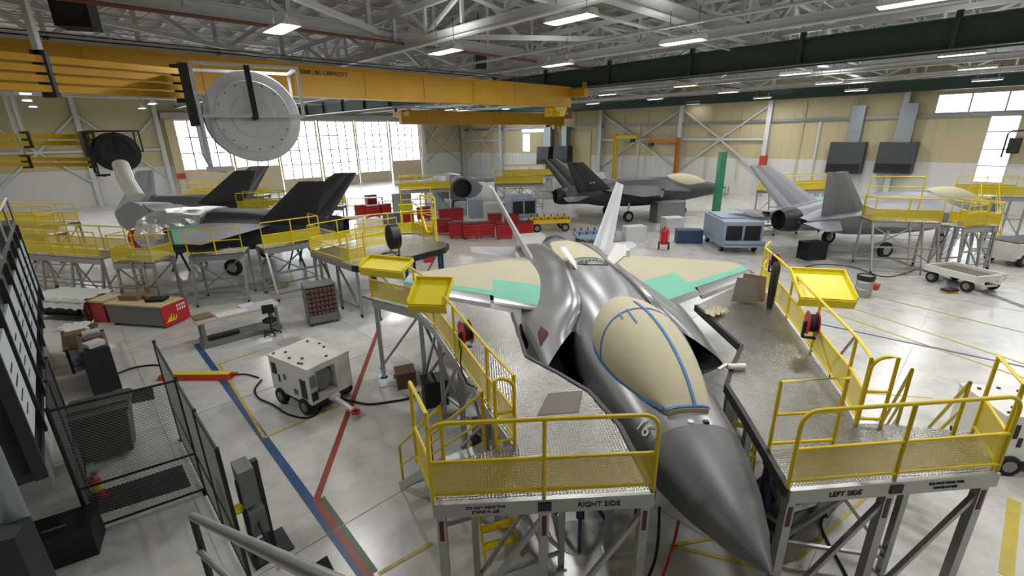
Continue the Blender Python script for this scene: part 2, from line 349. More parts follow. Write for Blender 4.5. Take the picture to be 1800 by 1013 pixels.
for b in range(-12, 48, 2):
    p = rw(A0, b+.4, 0)
    if PU is None: PU = struct('roof_purlin', m, 'truss', p, ROOM+PI/2)
    else: c = PU.copy(); c.location = p; COL.objects.link(c)
JO = None
m = MB(); L_ = B1-B0; m.bx(0, L_, -.05, .05, 12.5, 12.56); m.bx(0, L_, -.05, .05, 13.04, 13.1)
for i in range(int(L_/.8)): m.bar((i*.8, 0, 12.55 if i % 2 else 13.05), ((i+1)*.8, 0, 13.05 if i % 2 else 12.55), .035)
for k in range(29):
    a = A0+1.2+k*2.5; p = rw(a, B0, 0)
    if JO is None: JO = struct('roof_joist', m, 'joist', p, ROOM)
    else: c = JO.copy(); c.location = p; COL.objects.link(c)
# crane runways hung under the trusses
def ibeam(m, L, z0, z1, w, t=.05): m.bx(0, L, -w/2, w/2, z0, z0+t); m.bx(0, L, -.04, .04, z0+t, z1-t); m.bx(0, L, -w/2, w/2, z1-t, z1)
for b in (20.3, -12.2):
    m = MB(); ibeam(m, A1-A0-1, 9.2, 10.25, .5); m.bx(0, A1-A0-1, -.3, -.25, 9.15, 9.3)
    for q in range(0, 74, 5): m.bar((q, 0, 10.2), (q, 0, 10.5), .2); m.bx(q-.08, q+.08, -.22, .22, 9.26, 10.2)
    struct('crane_runway', m, 'green_steel', rw(A0+.5, b), ROOM+PI/2)
# floor markings
MK = [0]
def mark(pts, wd, material, name='floor_marking'):
    MK[0] += 1; m = MB(); P = [Vector((p[0], p[1], .003+.0004*(MK[0] % 14))) for p in pts]
    for p, q in zip(P, P[1:]): m.bar(p, q, wd, .006)
    return struct(name, m, material)
mark([at(345, 605), at(640, 1013)+(at(640, 1013)-at(345, 605))*.15], .17, 'line_blue')
r0, r1 = at(668, 572), at(556, 880); r2 = at(648, 1013)
mark([r0, r1, r1+(r2-r1)*1.3], .13, 'line_red'); d = Vector((.09, .06, 0)); mark([r1+d, r2+d], .09, 'line_green')
d = Vector((-.28, .2, 0))
mark([at(385, 640), at(465, 770)], .07, 'line_yellow'); mark([at(465, 770), at(612, 707)], .06, 'line_yellow'); mark([at(378, 643), at(470, 612)], .05, 'line_yellow')
mark([at(665, 1010), at(760, 955)], .07, 'line_yellow'); mark([at(1370, 1005), at(1180, 960), at(1255, 945)], .07, 'line_yellow')
for y0, x1, y1 in ((545, 1800, 640), (565, 1800, 665), (520, 1800, 585)): mark([at(1440, y0-22), at(x1, y1)], .07, 'line_yellow')
mark([at(1440, 570), at(1800, 645)], .09, 'line_blue'); mark([at(1400, 985), at(1690, 720)], .06, 'line_yellow'); mark([at(1768, 1013), at(1783, 880)], .17, 'line_yellow'); mark([at(1640, 700), at(1500, 690)], .05, 'line_yellow')
for a in range(-6, 66, 6): mark([rw(a, B0), rw(a, B1)], .012, 'joint', 'floor_joint')
for b in range(-10, 48, 6): mark([rw(A0, b), rw(A1, b)], .012, 'joint', 'floor_joint')
# drain channel with grating
d0, d1 = at(1545, 447), at(1800, 540); d1 = d1+(d1-d0)*.3; dv = (d1-d0).normalized(); m = MB(); L_ = (d1-d0).length
m.box(((d0+d1)/2+Vector((0, 0, .004))), (L_, .34, .008), math.atan2(dv.y, dv.x), 0)
for i in range(int(L_/.16)): m.box(d0+dv*(i*.16+.08)+Vector((0, 0, .009)), (.07, .26, .004), math.atan2(dv.y, dv.x), 1)
struct('floor_drain', m, ['joint', 'dark_steel'])
# ---- lamps
lamp_px = [(495, 52), (1003, 35), (783, 92), (980, 115), (1200, 75), (1610, 5), (1690, 97), (1718, 121), (1735, 142), (1398, 131), (1457, 147), (1505, 160),
 (1205, 152), (1280, 163), (1340, 173), (1068, 167), (1042, 183), (1152, 175), (1220, 183), (1122, 190), (660, 174), (45, 165), (48, 177), (58, 188), (268, 183), (250, 191), (806, 192), (890, 192)]
spots = [at(x, y, 9.9 if (x, y) in ((806, 192), (890, 192)) else 9.3) for x, y in lamp_px]
spots += [rw(a, b, 9.3) for a, b in ((1.5, 3.5), (8, -7.5), (-5, 5), (-4, 14), (-4, 26), (-4, 38), (24, -9), (36, -9), (33, 14), (45, 10), (33, 4), (55, 14), (45, 30))]  # the first few, unseen near the camera, are added to brighten the foreground
proto = None
for i, p in enumerate(spots):
    q = 'hung from the roof over the hangar floor' if i >= len(lamp_px) else ''
    lab = 'white tubular high bay lamp glowing under the roof trusses'
    if proto is None:
        proto = thing('ceiling_lamp', lab, 'ceiling lamp', p, ROOM+PI/2, 'high bay lamps in the roof')
        m = MB(); m.add([(-.75, -.12, .16), (.75, -.12, .16), (.75, .12, .16), (-.75, .12, .16), (-.72, -.26, .0), (.72, -.26, 0), (.72, .26, 0), (-.72, .26, 0)], ((0,3,2,1)[::-1], (0,1,5,4), (1,2,6,5), (2,3,7,6), (3,0,4,7)))
        m.build('reflector', 'white_paint', proto)
        for y in (-.15, -.05, .05, .15): m = MB(); m.cyl((-.7, y, .05), (.7, y, .05), .035, 8); m.build('tube', 'tube', proto)
        for x in (-.5, .5): m = MB(); m.cyl((x, 0, .16), (x, 0, 1.0), .012, 6); m.build('hanger', 'dark_steel', proto)
        ld = bpy.data.lights.new('lamp_light', 'AREA'); ld.shape = 'RECTANGLE'; ld.size = 1.4; ld.size_y = .45; ld.energy = LAMP_W; ld.color = (1, .985, .97)
        lo = bpy.data.objects.new('lamp_light', ld); COL.objects.link(lo); lo.parent = proto; lo.location = (0, 0, -.03)
        ud = ld.copy(); ud.energy = LAMP_W*.16; uo = bpy.data.objects.new('roof_fill_light', ud); COL.objects.link(uo); uo.parent = proto; uo.location = (0, 0, .22); uo.rotation_euler.x = PI  # upward light added above each reflector to brighten the roof steel
    else: dup(proto, p, ROOM+PI/2)
for k, (a, zz) in enumerate(((17.6, 10.15), (27.3, 10.2), (9.6, 10.2))): m = MB(); m.cyl((B0, a, zz), (B1, a, zz), .06, 8); trim(m, 'rust' if k == 0 else 'truss')
for b in (11, 29, 38): m = MB(); m.cyl((b, A0, 9.75), (b, A1, 9.75), .05, 8); trim(m, 'truss')
for (a, b, a2, b2) in ((8.75, -8, 18.65, 7), (18.65, 7, 28.5, 22), (8.75, 22, 18.65, 7), (28.5, -6, 38.4, 9), (18.65, -8, 28.5, 7)): m = MB(); m.bar((b, a, 10.6), (b2, a2, 10.6), .18); trim(m, 'truss')
# ================================================================== AIRCRAFT (local: nose at the origin, +y aft)
def cat1(p0, p1, p2, p3, t):
    return .5*((2*p1)+(-p0+p2)*t+(2*p0-5*p1+4*p2-p3)*t*t+(-p0+3*p1-3*p2+p3)*t**3)
def interp(tab, y):                                # smooth table lookup, first column the key
    n = len(tab)
    if y <= tab[0][0]: return tab[0][1:]
    if y >= tab[-1][0]: return tab[-1][1:]
    for i in range(n-1):
        if tab[i][0] <= y <= tab[i+1][0]:
            t = (y-tab[i][0])/(tab[i+1][0]-tab[i][0]); a, b, c, d = tab[max(i-1, 0)], tab[i], tab[i+1], tab[min(i+2, n-1)]
            return [cat1(a[k], b[k], c[k], d[k], t) for k in range(1, len(b))]
BODY = [(0, .015, 2.0, .015, .015), (.12, .075, 2.0, .065, .065), (.5, .28, 2.0, .22, .22), (1.0, .49, 2.0, .36, .38), (1.6, .67, 2.02, .48, .52), (2.3, .81, 2.04, .56, .64), (3.2, .92, 2.06, .66, .78),
 (4.2, 1.02, 2.06, .74, .88), (5.2, 1.08, 2.06, .92, .95), (6.2, 1.15, 2.06, 1.04, 1.0), (7.5, 1.3, 2.05, 1.08, 1.02), (9, 1.34, 2.0, 1.1, 1.0), (10.5, 1.26, 2.0, 1.06, .9), (12, 1.15, 2.0, .94, .75), (13.2, .98, 2.0, .76, .64), (14.3, .74, 2.0, .6, .6)]
CANOPY = [(2.2, .31, 2.6, 2.64), (2.35, .38, 2.58, 2.74), (2.7, .53, 2.5, 2.93), (3.3, .7, 2.44, 3.14), (4.0, .82, 2.42, 3.29), (4.6, .84, 2.46, 3.33), (5.1, .76, 2.56, 3.3), (5.45, .6, 2.7, 3.24), (5.7, .36, 2.9, 3.17)]
def body_ring(y, n=36):
    w_, zc, hu, hl = interp(BODY, y); o = []
    for j in range(n):
        t = 2*PI*j/n; c, s = math.cos(t), math.sin(t)
        x = w_*math.copysign(abs(s)**(.92 if c > 0 else .8), s); z = zc+(hu*abs(c)**1.08 if c > 0 else -hl*abs(c)**.8); o.append(Vector((x, y, z)))
    return o
def body_top(x, y):
    w_, zc, hu, hl = interp(BODY, y); k = min(1, abs(x)/w_); t = math.asin(min(1, k**(1/.92))); return zc+hu*math.cos(t)**1.08
def can(y, t, off=0.):                              # t from -1 (base on -x) over the top to +1
    w_, zb, zt = interp(CANOPY, y); a = t*PI/2
    s, c = math.sin(a), math.cos(a)
    return Vector(((w_+off)*math.copysign(abs(s)**.95, s), y, zb+(zt-zb+off)*abs(c)**.9))
COWL = [ # y of the ring, then a b c d e as (x, z)
 (6.2, (.78, 2.9), (1.38, 2.66), (2.0, 2.2), (1.72, 1.5), (.9, 1.18)), (7.6, (.7, 3.04), (1.28, 2.7), (2.02, 2.32), (1.9, 1.5), (.9, 1.1)), (9.5, (.6, 3.0), (1.02, 2.72), (1.75, 2.36), (1.8, 1.5), (.9, 1.1)),
 (12, (.7, 2.82), (1.15, 2.6), (1.7, 2.32), (1.5, 1.6), (.8, 1.25)), (13.6, (.7, 2.55), (1.3, 2.45), (1.72, 2.25), (1.4, 1.85), (.7, 1.6)), (14.9, (1.0, 2.25), (1.3, 2.24), (1.6, 2.18), (1.4, 2.0), (1.0, 1.95))]
LIP = [Vector(p) for p in ((1.02, 5.6, 2.44), (1.42, 5.08, 2.36), (1.8, 4.55, 2.06), (1.4, 4.7, 1.7), (.95, 4.95, 1.4))]
def round5(P, sub=5):
    n = len(P); o = []
    for i in range(n):
        for k in range(sub):
            t = k/sub; v = cat1(P[i-1], P[i], P[(i+1) % n], P[(i+2) % n], t); s_ = P[i].lerp(P[(i+1) % n], t); o.append(v*.55+s_*.45)
    return o
def cowl_rings(side, y0=None):
    secs = [[Vector((x, y, z)) for x, z in r] for y, *r in COWL]; keys = [LIP]+secs; out = []
    for i in range(len(keys)-1):
        for k in range(4):
            t = k/4; a, b, c, d = keys[max(i-1, 0)], keys[i], keys[i+1], keys[min(i+2, len(keys)-1)]
            out.append([cat1(a[j], b[j], c[j], d[j], t) for j in range(5)])
    out.append(keys[-1])
    if y0 is not None: out = [r for r in out if r[2].y >= y0]
    return [[Vector((p.x*side, p.y, p.z)) for p in round5(r)] for r in out]
def wing_pt(u, d, side, up):                        # u 0 root .. 1 tip, d metres behind the leading edge (negative from the trailing edge: d=-k)
    x = 1.7+u*3.6; le = 6.85+u*2.55; te = 12.0-u*1.15; y = le+d if d >= 0 else te+d+1e-6
    c = te-le; f = max(0, min(1, (y-le)/c)); th = (.26-.16*max(0, u))*(math.sqrt(f)*(1-f)*1.9+.015); zc = 2.46-.1*max(0, u)
    return Vector((x*side, y, zc+th*(.75 if up else -.45)))
def wing_zone(m, u0, u1, d0, d1, side, mi, both=True, ns=4):
    for k in range(ns):
        a, b = u0+(u1-u0)*k/ns, u0+(u1-u0)*(k+1)/ns
        nd = 4
        def dd(u, t):
            le, te = 6.85+u*2.55, 12.0-u*1.15; y0 = (le+d0) if d0 >= 0 else te+d0; y1 = (le+d1) if d1 >= 0 else te+d1
            if d1 == -0.001: y1 = te
            return (y0+(y1-y0)*t)-le
        for q in range(nd):
            t0, t1 = q/nd, (q+1)/nd
            for up in ((1, 0) if both else (1,)):
                P = [wing_pt(a, dd(a, t0), side, up), wing_pt(b, dd(b, t0), side, up), wing_pt(b, dd(b, t1), side, up), wing_pt(a, dd(a, t1), side, up)]
                if (side > 0) != bool(up): P.reverse()
                m.add(P, [(0, 1, 2, 3)], mi, True)
    return m
def fin_mesh(m, base_le, base_te, tip_te, tip_le, tb, tt, nrm, mi=0):
    P = [Vector(p) for p in (base_le, base_te, tip_te, tip_le)]; n_ = Vector(nrm).normalized(); rings = []
    for a, b, t in ((P[0], P[1], tb), (P[3], P[2], tt)):
        mid1, mid2 = a.lerp(b, .3), a.lerp(b, .7); rings.append([a, mid1+n_*t/2, mid2+n_*t/2, b, mid2-n_*t/2, mid1-n_*t/2])
    return m.loft(rings, mi, False)
def wheel(m, c, r, wd, mi_t=0, mi_h=1):
    m.lathe(Vector(c)-Vector((wd/2, 0, 0)), [(r*.6, 0), (r*.93, 0), (r, wd*.2), (r, wd*.8), (r*.93, wd), (r*.6, wd)], 'X', 20, mi_t)
    m.lathe(Vector(c)-Vector((wd*.54, 0, 0)), [(0, 0), (r*.55, 0), (r*.6, wd*.2), (r*.6, wd*.88), (r*.55, wd*1.08), (0, wd*1.08)], 'X', 16, mi_h)
def jet(label, loc, rz, skin='skin', nose='nose_grey', fin='fin_silver', stab='fin_silver', wing=('skin', 'primer_teal', 'primer_tan'), cover='paper_tan', group=None, y0=0., fins=(-1, 1), stabs=(-1, 1), wings=(-1, 1), gear=True, lift=0., bay=False, cap=None, tape=False):
    J = thing('fighter_jet', label, 'aircraft', (loc[0], loc[1], 0), rz, group)
    zo = Vector((0, 0, lift))
    def B(mb, name, ma, par=J, **k):
        o = mb.build(name, ma, par, **k)
        if lift and par is J: o.location.z += lift
        return o
    ys = [y for y in [0, .04, .12, .25, .5, .75, 1, 1.3, 1.6, 1.95]+[2.3+.3*i for i in range(41)] if y >= y0]
    if y0 > 0: ys = [y0]+ys
    m = MB()
    if y0 == 0:
        m.loft([body_ring(y) for y in ys if y <= 1.96], 0, True, False, False); B(m, 'radome', nose)
        m = MB(); m.loft([body_ring(y) for y in ys if y >= 1.94], 0, True)
    else: m.loft([body_ring(y) for y in ys], 0, True)
    B(m, 'fuselage', skin)
    for s in (-1, 1):
        if y0 < 5:
            r = cowl_rings(s); m = MB(); m.loft(r if s < 0 else [x[::-1] for x in r], 0, True, False, False); B(m, 'intake_cowl', skin)
            lip = r[0]; c = sum(lip, Vector())/len(lip); dr = []
            for k, (f, dy) in enumerate(((1, 0), (.93, .12), (.8, .8), (.6, 2.2))): dr.append([c+(p-c)*f+Vector((0, dy, 0)) for p in lip])
            m = MB(); m.loft(dr, 0, True, False, False); m.add(dr[-1], [tuple(range(len(lip)))]); B(m, 'intake_duct', 'black')
        else:
            r = cowl_rings(s, y0); m = MB(); m.loft(r, 0, True); B(m, 'side_body', skin)
    if cover and y0 == 0:
        m = MB(); n = 20; yk = [2.2, 2.28, 2.4, 2.6, 2.85, 3.1, 3.4, 3.7, 4, 4.3, 4.6, 4.9, 5.1, 5.3, 5.5, 5.62, 5.7]
        m.loft([[can(y, -1+2*j/n)+Vector((0, 0, -.25 if j in (0, n) else 0)) for j in range(n+1)] for y in yk], 0, True, False, True, False)
        cv = B(m, 'canopy_cover', cover)
        if tape:
            def ribbon(pts, wd):
                mm = MB(); P = [can(y, t, .012) for y, t in pts]
                for k in range(len(P)-1):
                    a, b = P[k], P[k+1]; mid = (a+b)/2; nn = (mid-Vector((0, mid.y, 2.3))).normalized(); sd = (b-a).cross(nn).normalized()*wd/2
                    mm.plate([a-sd, a+sd, b+sd, b-sd], .006)
                mm.build('tape_strip', 'blue_tape', cv)
            ribbon([(5.0-.2*k, .02+.012*k) for k in range(14)]+[(2.22, .2)], .05)
            ribbon([(4.05+.5*math.cos(PI/2*t/.97)**.7 if abs(t) < .97 else 4.05, t) for t in [i/12*.96 for i in range(-12, 10)]], .035)
            ribbon([(y, -.96) for y in [2.3+.2*k for k in range(15)]], .05)
            ribbon([(2.24, t/8) for t in range(-8, 9)], .06)
            ribbon([(4.6-.1*k, -.17) for k in range(7)], .03); ribbon([(4.5-.1*k, -.3) for k in range(3)], .025)
            ribbon([(4.35-.13*k, .42+.07*k) for k in range(6)], .03)
    for s in wings:
        m = MB(); wing_zone(m, -.18, .28, 0, .25, s, 0); wing_zone(m, -.18, .28, .25, 1.75, s, 1); wing_zone(m, -.18, .28, 1.75, -.9, s, 2)
        wing_zone(m, .28, 1, .38, .74, s, 1); wing_zone(m, .28, 1, .74, -.7, s, 2); wing_zone(m, -.18, .28, -.9, -.001, s, 2); wing_zone(m, .28, 1, -.7, -.001, s, 2)
        tip = [wing_pt(1, d, s, 1) for d in (.0, .35, .7, 1.1, 1.45)]+[wing_pt(1, d, s, 0) for d in (1.45, 1.1, .7, .35)]
        m.add(tip, [tuple(range(len(tip)))], 0)
        wo = B(m, 'wing', list(wing))
        m = MB(); wing_zone(m, .305, 1, .0, .37, s, 0, True, 5)
        for v in range(len(m.v)):                    # the flap droops about its hinge
            x, y, z = m.v[v]; u = (abs(x)-1.7)/3.6; d = y-(6.85+u*2.55); m.v[v] = (x, y, z-(.38-d)*.35)
        m.build('leading_edge_flap', wing[0], wo)
    for s in fins:
        nb = Vector((.94*s, 0, -.34)); zf = 2.6
        P = [(1.28*s, 11.2, zf-.12), (1.4*s, 14.0, zf-.22), (2.58*s, 15.35, 4.62), (2.5*s, 14.1, 4.62)]; P = [Vector(p) for p in P]
        a, b = P[0].lerp(P[1], .7), P[3].lerp(P[2], .7)
        m = MB(); fin_mesh(m, P[0], a, b, P[3], .2, .1, nb); f = B(m, 'tail_fin', fin)
        m = MB(); fin_mesh(m, a, P[1], P[2], b, .13, .08, nb); m.build('rudder', fin, f)
    for s in stabs:
        m = MB(); fin_mesh(m, (1.5*s, 12.9, 2.12), (1.55*s, 15.15, 2.1), (3.46*s, 15.65, 2.06), (3.42*s, 14.75, 2.06), .13, .05, (0, 0, 1)); B(m, 'stabilator', stab)
    m = MB(); m.lathe((0, 14.25, 2.0), [(.6, 0), (.66, .1), (.62, .55), (.52, .95), (.5, .95), (.55, .3), (0, .3)], 'Y', 24); B(m, 'engine_nozzle', 'dark_steel')
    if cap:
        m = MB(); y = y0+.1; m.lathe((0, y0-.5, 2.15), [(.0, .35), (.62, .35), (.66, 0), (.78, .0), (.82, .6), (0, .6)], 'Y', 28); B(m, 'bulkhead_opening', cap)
    if gear:
        for (x, y, r) in ((0, 3.9, .3), (-1.75, 9.9, .42), (1.75, 9.9, .42)):
            if y < y0: continue
            m = MB(); zz = lift; wheel(m, (x, y, r-zz), r, .22); m.cyl((x+(.0 if x == 0 else -.16*x/abs(x)), y, r-zz), (x*.92, y-.1, 1.5), .075, 10, 2); m.cyl((x*.92, y-.1, 1.4), (x*.85, y+.7, 1.6), .04, 8, 2)
            B(m, 'nose_gear' if x == 0 else 'main_gear', ['rubber', 'alu', 'white_paint'])
    return J, B
JET, JB = jet('large grey fighter jet with blue-taped paper over its canopy between two yellow-railed stands', (.0, 0), 0, bay=True, tape=True)
# dorsal panel in primer, black oval for the open lift bay, its doors
m = MB(); yk = [9.3+.3*i for i in range(13)]; m.loft([[Vector((x, y, body_top(x, y)+.012)) for x in [-.8*(1-.03*k)+1.6*(1-.03*k)*j/10 for j in range(11)]] for k, y in enumerate(yk)], 0, True, False, False, False)
JB(m, 'dorsal_panel', 'primer_tan')
m = MB(); ring = [Vector((.1+.44*math.cos(t), 8.75+.3*math.sin(t), 0)) for t in [2*PI*k/24 for k in range(24)]]
for v in ring: v.z = body_top(v.x, v.y)+.016
m.add(ring+[v-Vector((0, 0, .02)) for v in ring], [tuple(range(24))]); by = JB(m, 'bay_dark_oval', 'black')  # flat black plate on the skin, painting in the bay's shaded inside
for x in (-.12, .08, .28):
    m = MB(); z = body_top(x, 8.7); m.tube([(x-.05, 8.62, z+.01), (x-.05, 8.62, z+.12), (x+.05, 8.62, z+.12), (x+.05, 8.62, z+.01)], .018, 6); m.build('latch_handle', 'white_paint', by)
m = MB(); m.plate([(-.42, 8.2, 3.02), (-.34, 9.0, 3.06), (-.52, 9.7, 3.34), (-.72, 9.3, 3.42), (-.66, 8.6, 3.3)], .03); m.bar((-.5, 8.5, 3.0), (-.58, 8.6, 3.2), .05); JB(m, 'bay_door', 'cart_white')
m = MB(); m.plate([(.62, 8.7, 2.95), (.7, 9.5, 2.95), (1.0, 9.6, 3.42), (1.1, 9.0, 3.5), (.95, 8.6, 3.3)], .04); m.box((1.15, 9.1, 3.25), (.16, .2, .2)); JB(m, 'bay_door', 'cart_white')
for s in (-1, 1): lo = None
m = MB(); m.plate([(-1.62, 5.62, 2.46), (-1.8, 5.3, 2.2), (-1.86, 5.75, 2.22), (-1.7, 5.95, 2.45)], .03); JB(m, 'intake_plug_flag', 'maroon')
m = MB(); m.lathe((-.06, 2.0, body_top(.06, 2.0)-.015), [(0, 0), (.045, 0), (.045, .03), (0, .03)], 'Z', 12); JB(m, 'sensor_cap', 'text_white')
m = MB(); m.box((.16, 1.98, body_top(.16, 1.98)), (.07, .06, .05)); JB(m, 'air_probe', 'black')
t_ = lettering('16', .3, 'hull_number', 'text_white', JET, (-.665, 2.2, 2.36), (math.radians(52), 0, math.radians(-78)))
# ================================================================== WORK STANDS
def arc_path(p, q, h, r=.18, n=5, r0=True, r1=True):   # inverted U from base p to base q
    p, q = Vector(p), Vector(q); d = (q-p); L = d.length; d.normalize(); up = Vector((0, 0, 1)); o = [p]
    if r0: o += [p+up*(h-r)+d*r*(1-math.cos(t))+up*r*math.sin(t) for t in [PI/2*k/n for k in range(n+1)]]
    else: o += [p+up*h]
    if r1: o += [q+up*(h-r)-d*r*(1-math.cos(t))+up*r*math.sin(t) for t in [PI/2*(1-k/n) for k in range(n+1)]]
    else: o += [q+up*h]
    return o+[q]
def rail(par, pts, z, h=1.07, posts=None, r=.026, round0=False, round1=False, mesh=True, mid=.55, low=.1, mt='rail_yellow', name='guardrail', mm='yellow_mesh'):
    P = [Vector((p[0], p[1], z)) for p in pts]; m = MB(); up = Vector((0, 0, 1)); rr = .2
    top = [p+up*h for p in P]; path = [P[0]]
    if round0:
        d = (P[1]-P[0]).normalized(); path += [P[0]+up*(h-rr)+d*rr*(1-math.cos(t))+up*rr*math.sin(t) for t in [PI/2*k/5 for k in range(6)]]
    else: path += [top[0]]
    path += top[1:-1]
    if round1:
        d = (P[-2]-P[-1]).normalized(); path += [P[-1]+up*(h-rr)+d*rr*(1-math.cos(t))+up*rr*math.sin(t) for t in [PI/2*(1-k/5) for k in range(6)]]
    else: path += [top[-1]]
    path += [P[-1]]; m.tube(path, r, 8)
    for p in P[1:-1]: m.cyl(p, p+up*h, r, 8)
    for p, q in zip(P, P[1:]):
        for f in (low, mid): m.cyl(p+up*f, q+up*f, r*.85, 8)
        n = max(1, round((q-p).length/(posts or 1.45)))
        for k in range(1, n): v = p.lerp(q, k/n); m.cyl(v, v+up*h, r, 8)
    g = m.build(name, mt, par)
    if mesh:
        for p, q in zip(P, P[1:]):
            m = MB(); m.plate([p+up*low, q+up*low, q+up*mid, p+up*mid], .006); m.build('mesh_panel', mm, g)
    return g
def ladder_stair(par, p, q, z, wd=.6, n=9, hr=True, mt='alu', hand='rail_yellow'):
    p, q = Vector((p[0], p[1], z)), Vector((q[0], q[1], .06)); d = q-p; f = Vector((d.x, d.y, 0)).normalized(); s = Vector((-f.y, f.x, 0))*wd/2
    for g in (-1, 1): m = MB(); m.bar(p+s*g, q+s*g, .04, .14); m.build('stringer', mt, par)
    for k in range(1, n): c = p.lerp(q, k/n); m = MB(); m.box(c, (.2, wd, .035), math.atan2(f.y, f.x)); m.build('step', mt, par)
    if hr:
        up = Vector((0, 0, .85))
        for g in (-1, 1):
            m = MB(); a, b = p+s*g, q+s*g; b2 = a.lerp(b, .9); m.tube([a, a+up, b2+up, b2], .024, 8); m.cyl(a+up*.5, b2+up*.5, .02, 8); m.build('handrail', hand, par)
def legs(par, pts, z, w_=.1, mt='alu', sticker=False, splay=None, caster=False):
    for x, y in pts:
        m = MB(); b = Vector((x, y, 0)); 
        if splay: b += Vector((splay[0]*(1 if x > splay[2] else -1), splay[1]*(1 if y > splay[3] else -1), 0))
        m.bar(b+Vector((0, 0, .16 if caster else .03)), (x, y, z), w_); m.box(b+Vector((0, 0, .16 if caster else .015)), (w_*1.8, w_*1.8, .03)); l = m.build('leg', mt, par)
        if caster:
            m = MB(); wheel(m, (b.x, b.y, .075), .075, .05); m.box((b.x, b.y, .12), (.09, .1, .06), 0, 1); m.build('caster', ['rubber', 'dark_steel'], l)
        if sticker: m = MB(); m.box((x, y-w_/2-.003, z-.24), (w_*.5, .006, .3)); m.build('warning_sticker', 'maroon', l)
def braces(par, segs, w_=.05, mt='alu'):
    for p, q in segs: m = MB(); m.bar(p, q, w_); m.build('brace', mt, par)
ZD = 2.4
def main_stand(label, sx, deck, front, outer, inner, word, wx, gates, ladder, small):
    S = thing('work_stand', label, 'work stand', (0, 0, 0), 0)
    m = MB(); m.prism(deck if sx < 0 else deck[::-1], ZD-.05, ZD); m.build('deck', 'tread', S)
    (fx0, fy0), (fx1, fy1) = front
    m = MB(); m.bar((fx0, fy0-.03, ZD-.1), (fx1, fy1-.03, ZD-.1), .06, .2); fb = m.build('front_beam', 'alu', S)
    ang = math.atan2(fy1-fy0, fx1-fx0); fd = Vector((fx1-fx0, fy1-fy0, 0)).normalized(); nn = Vector((fd.y, -fd.x, 0))
    def on(t, z): return Vector((fx0, fy0-.03, z))+fd*t+nn*.034
    lettering(word, .1, 'sign_lettering', 'text_black', fb, on(wx, ZD-.105), (PI/2, 0, ang))
    for k, tx in enumerate(('DO NOT MOVE THIS', 'STAND IN USE')): lettering(tx, .05, 'sign_lettering', 'text_black', fb, on(small, ZD-.07-.065*k), (PI/2, 0, ang))
    L = (Vector(front[1])-Vector(front[0])).length; m = MB(); m.box(on(L/2, ZD-.1), (.16, .02, .12), ang); m.build('name_plate', 'black', fb)
    m = MB()
    for p, q in zip(inner, inner[1:]): m.bar((p[0], p[1], ZD-.06), (q[0], q[1], ZD-.06), .07, .16)
    m.build('rubber_bumper', 'black', S)
    for p, q in zip(outer, outer[1:]): m = MB(); m.bar((p[0], p[1], ZD-.12), (q[0], q[1], ZD-.12), .06, .2); m.build('side_beam', 'alu', S)
    rail(S, [front[0], front[1]], ZD, 1.07, (L/2)*1.02, round0=True, round1=True)
    rail(S, outer, ZD, 1.07, 1.5)
    for g in gates: rail(S, g[0], ZD, g[1], 9, mesh=g[2], name='gate', round0=g[3])
    ladder_stair(S, ladder[0], ladder[1], ZD)
    fl = [Vector(front[0]).lerp(Vector(front[1]), t) for t in (.03, .5, .97)]
    legs(S, [(p.x, p.y+.04) for p in fl], ZD-.2, .11, sticker=True)
    bl = [(deck[0][0]+(-.1 if sx > 0 else .1), 2.0)]
    more = [p for p in outer[1:]]+[p for p in inner[1:5]]
    legs(S, [(p[0]-.08*sx*(1 if p in outer else -1), p[1]) for p in more], ZD-.06, .1)
    a, b, c = [Vector((p.x, p.y+.04, 0)) for p in fl]; z = lambda v, h: (v.x, v.y, h)
    braces(S, [(z(b, ZD-.35), z(a.lerp(b, .12), .35)), (z(c, ZD-.35), z(b.lerp(c, .15), .35)), (z(b, .3), z(c, .3)), (z(a, .3), z(b, .3))], .06)
    P = [Vector((p[0], p[1], 0)) for p in outer]
    braces(S, [(z(P[k], ZD-.2), z(P[k+1], .3)) for k in range(1, len(P)-1)]+[(z(P[1], .35), z(P[2], .35)), (z(a, ZD-.4), z(P[1], .3))], .05)
    return S
RD = [(-3.65, .95), (-1.0, .9), (-1.02, 2.2), (-1.25, 3.2), (-1.68, 3.9), (-2.18, 4.6), (-2.3, 6.95), (-5.75, 9.35), (-6.3, 8.7), (-5.9, 8.35), (-4.65, 7.4), (-4.1, 6.3), (-3.55, 4.7), (-2.95, 2.9), (-2.6, 1.95), (-3.3, 1.7), (-3.9, 1.65)]
RS = main_stand('yellow-railed work stand lettered RIGHT SIDE on its front beam', -1, RD, ((-3.65, .95), (-1.0, .9)), [(-2.6, 1.95), (-2.95, 2.9), (-3.55, 4.7), (-4.1, 6.3), (-4.65, 7.4), (-5.95, 8.4)],
    [(-1.0, .9), (-1.02, 2.2), (-1.25, 3.2), (-1.68, 3.9), (-2.18, 4.6), (-2.3, 6.95)], 'RIGHT SIDE', 1.98, [(((-3.65, .98), (-3.92, 1.68)), 1.2, True, False), (((-2.6, 1.93), (-2.86, 1.86)), 1.07, False, True)], ((-3.3, 1.78), (-4.45, 4.1)), .62)
LD = [(.63, .8), (3.4, .86), (3.88, 1.6), (2.75, 1.92), (2.42, 1.95), (2.75, 2.62), (3.33, 4.2), (3.95, 5.9), (4.35, 7.0), (4.75, 8.3), (5.2, 9.0), (4.7, 8.75), (2.3, 6.95), (2.18, 4.6), (1.62, 3.9), (1.12, 3.2), (.95, 2.3)]
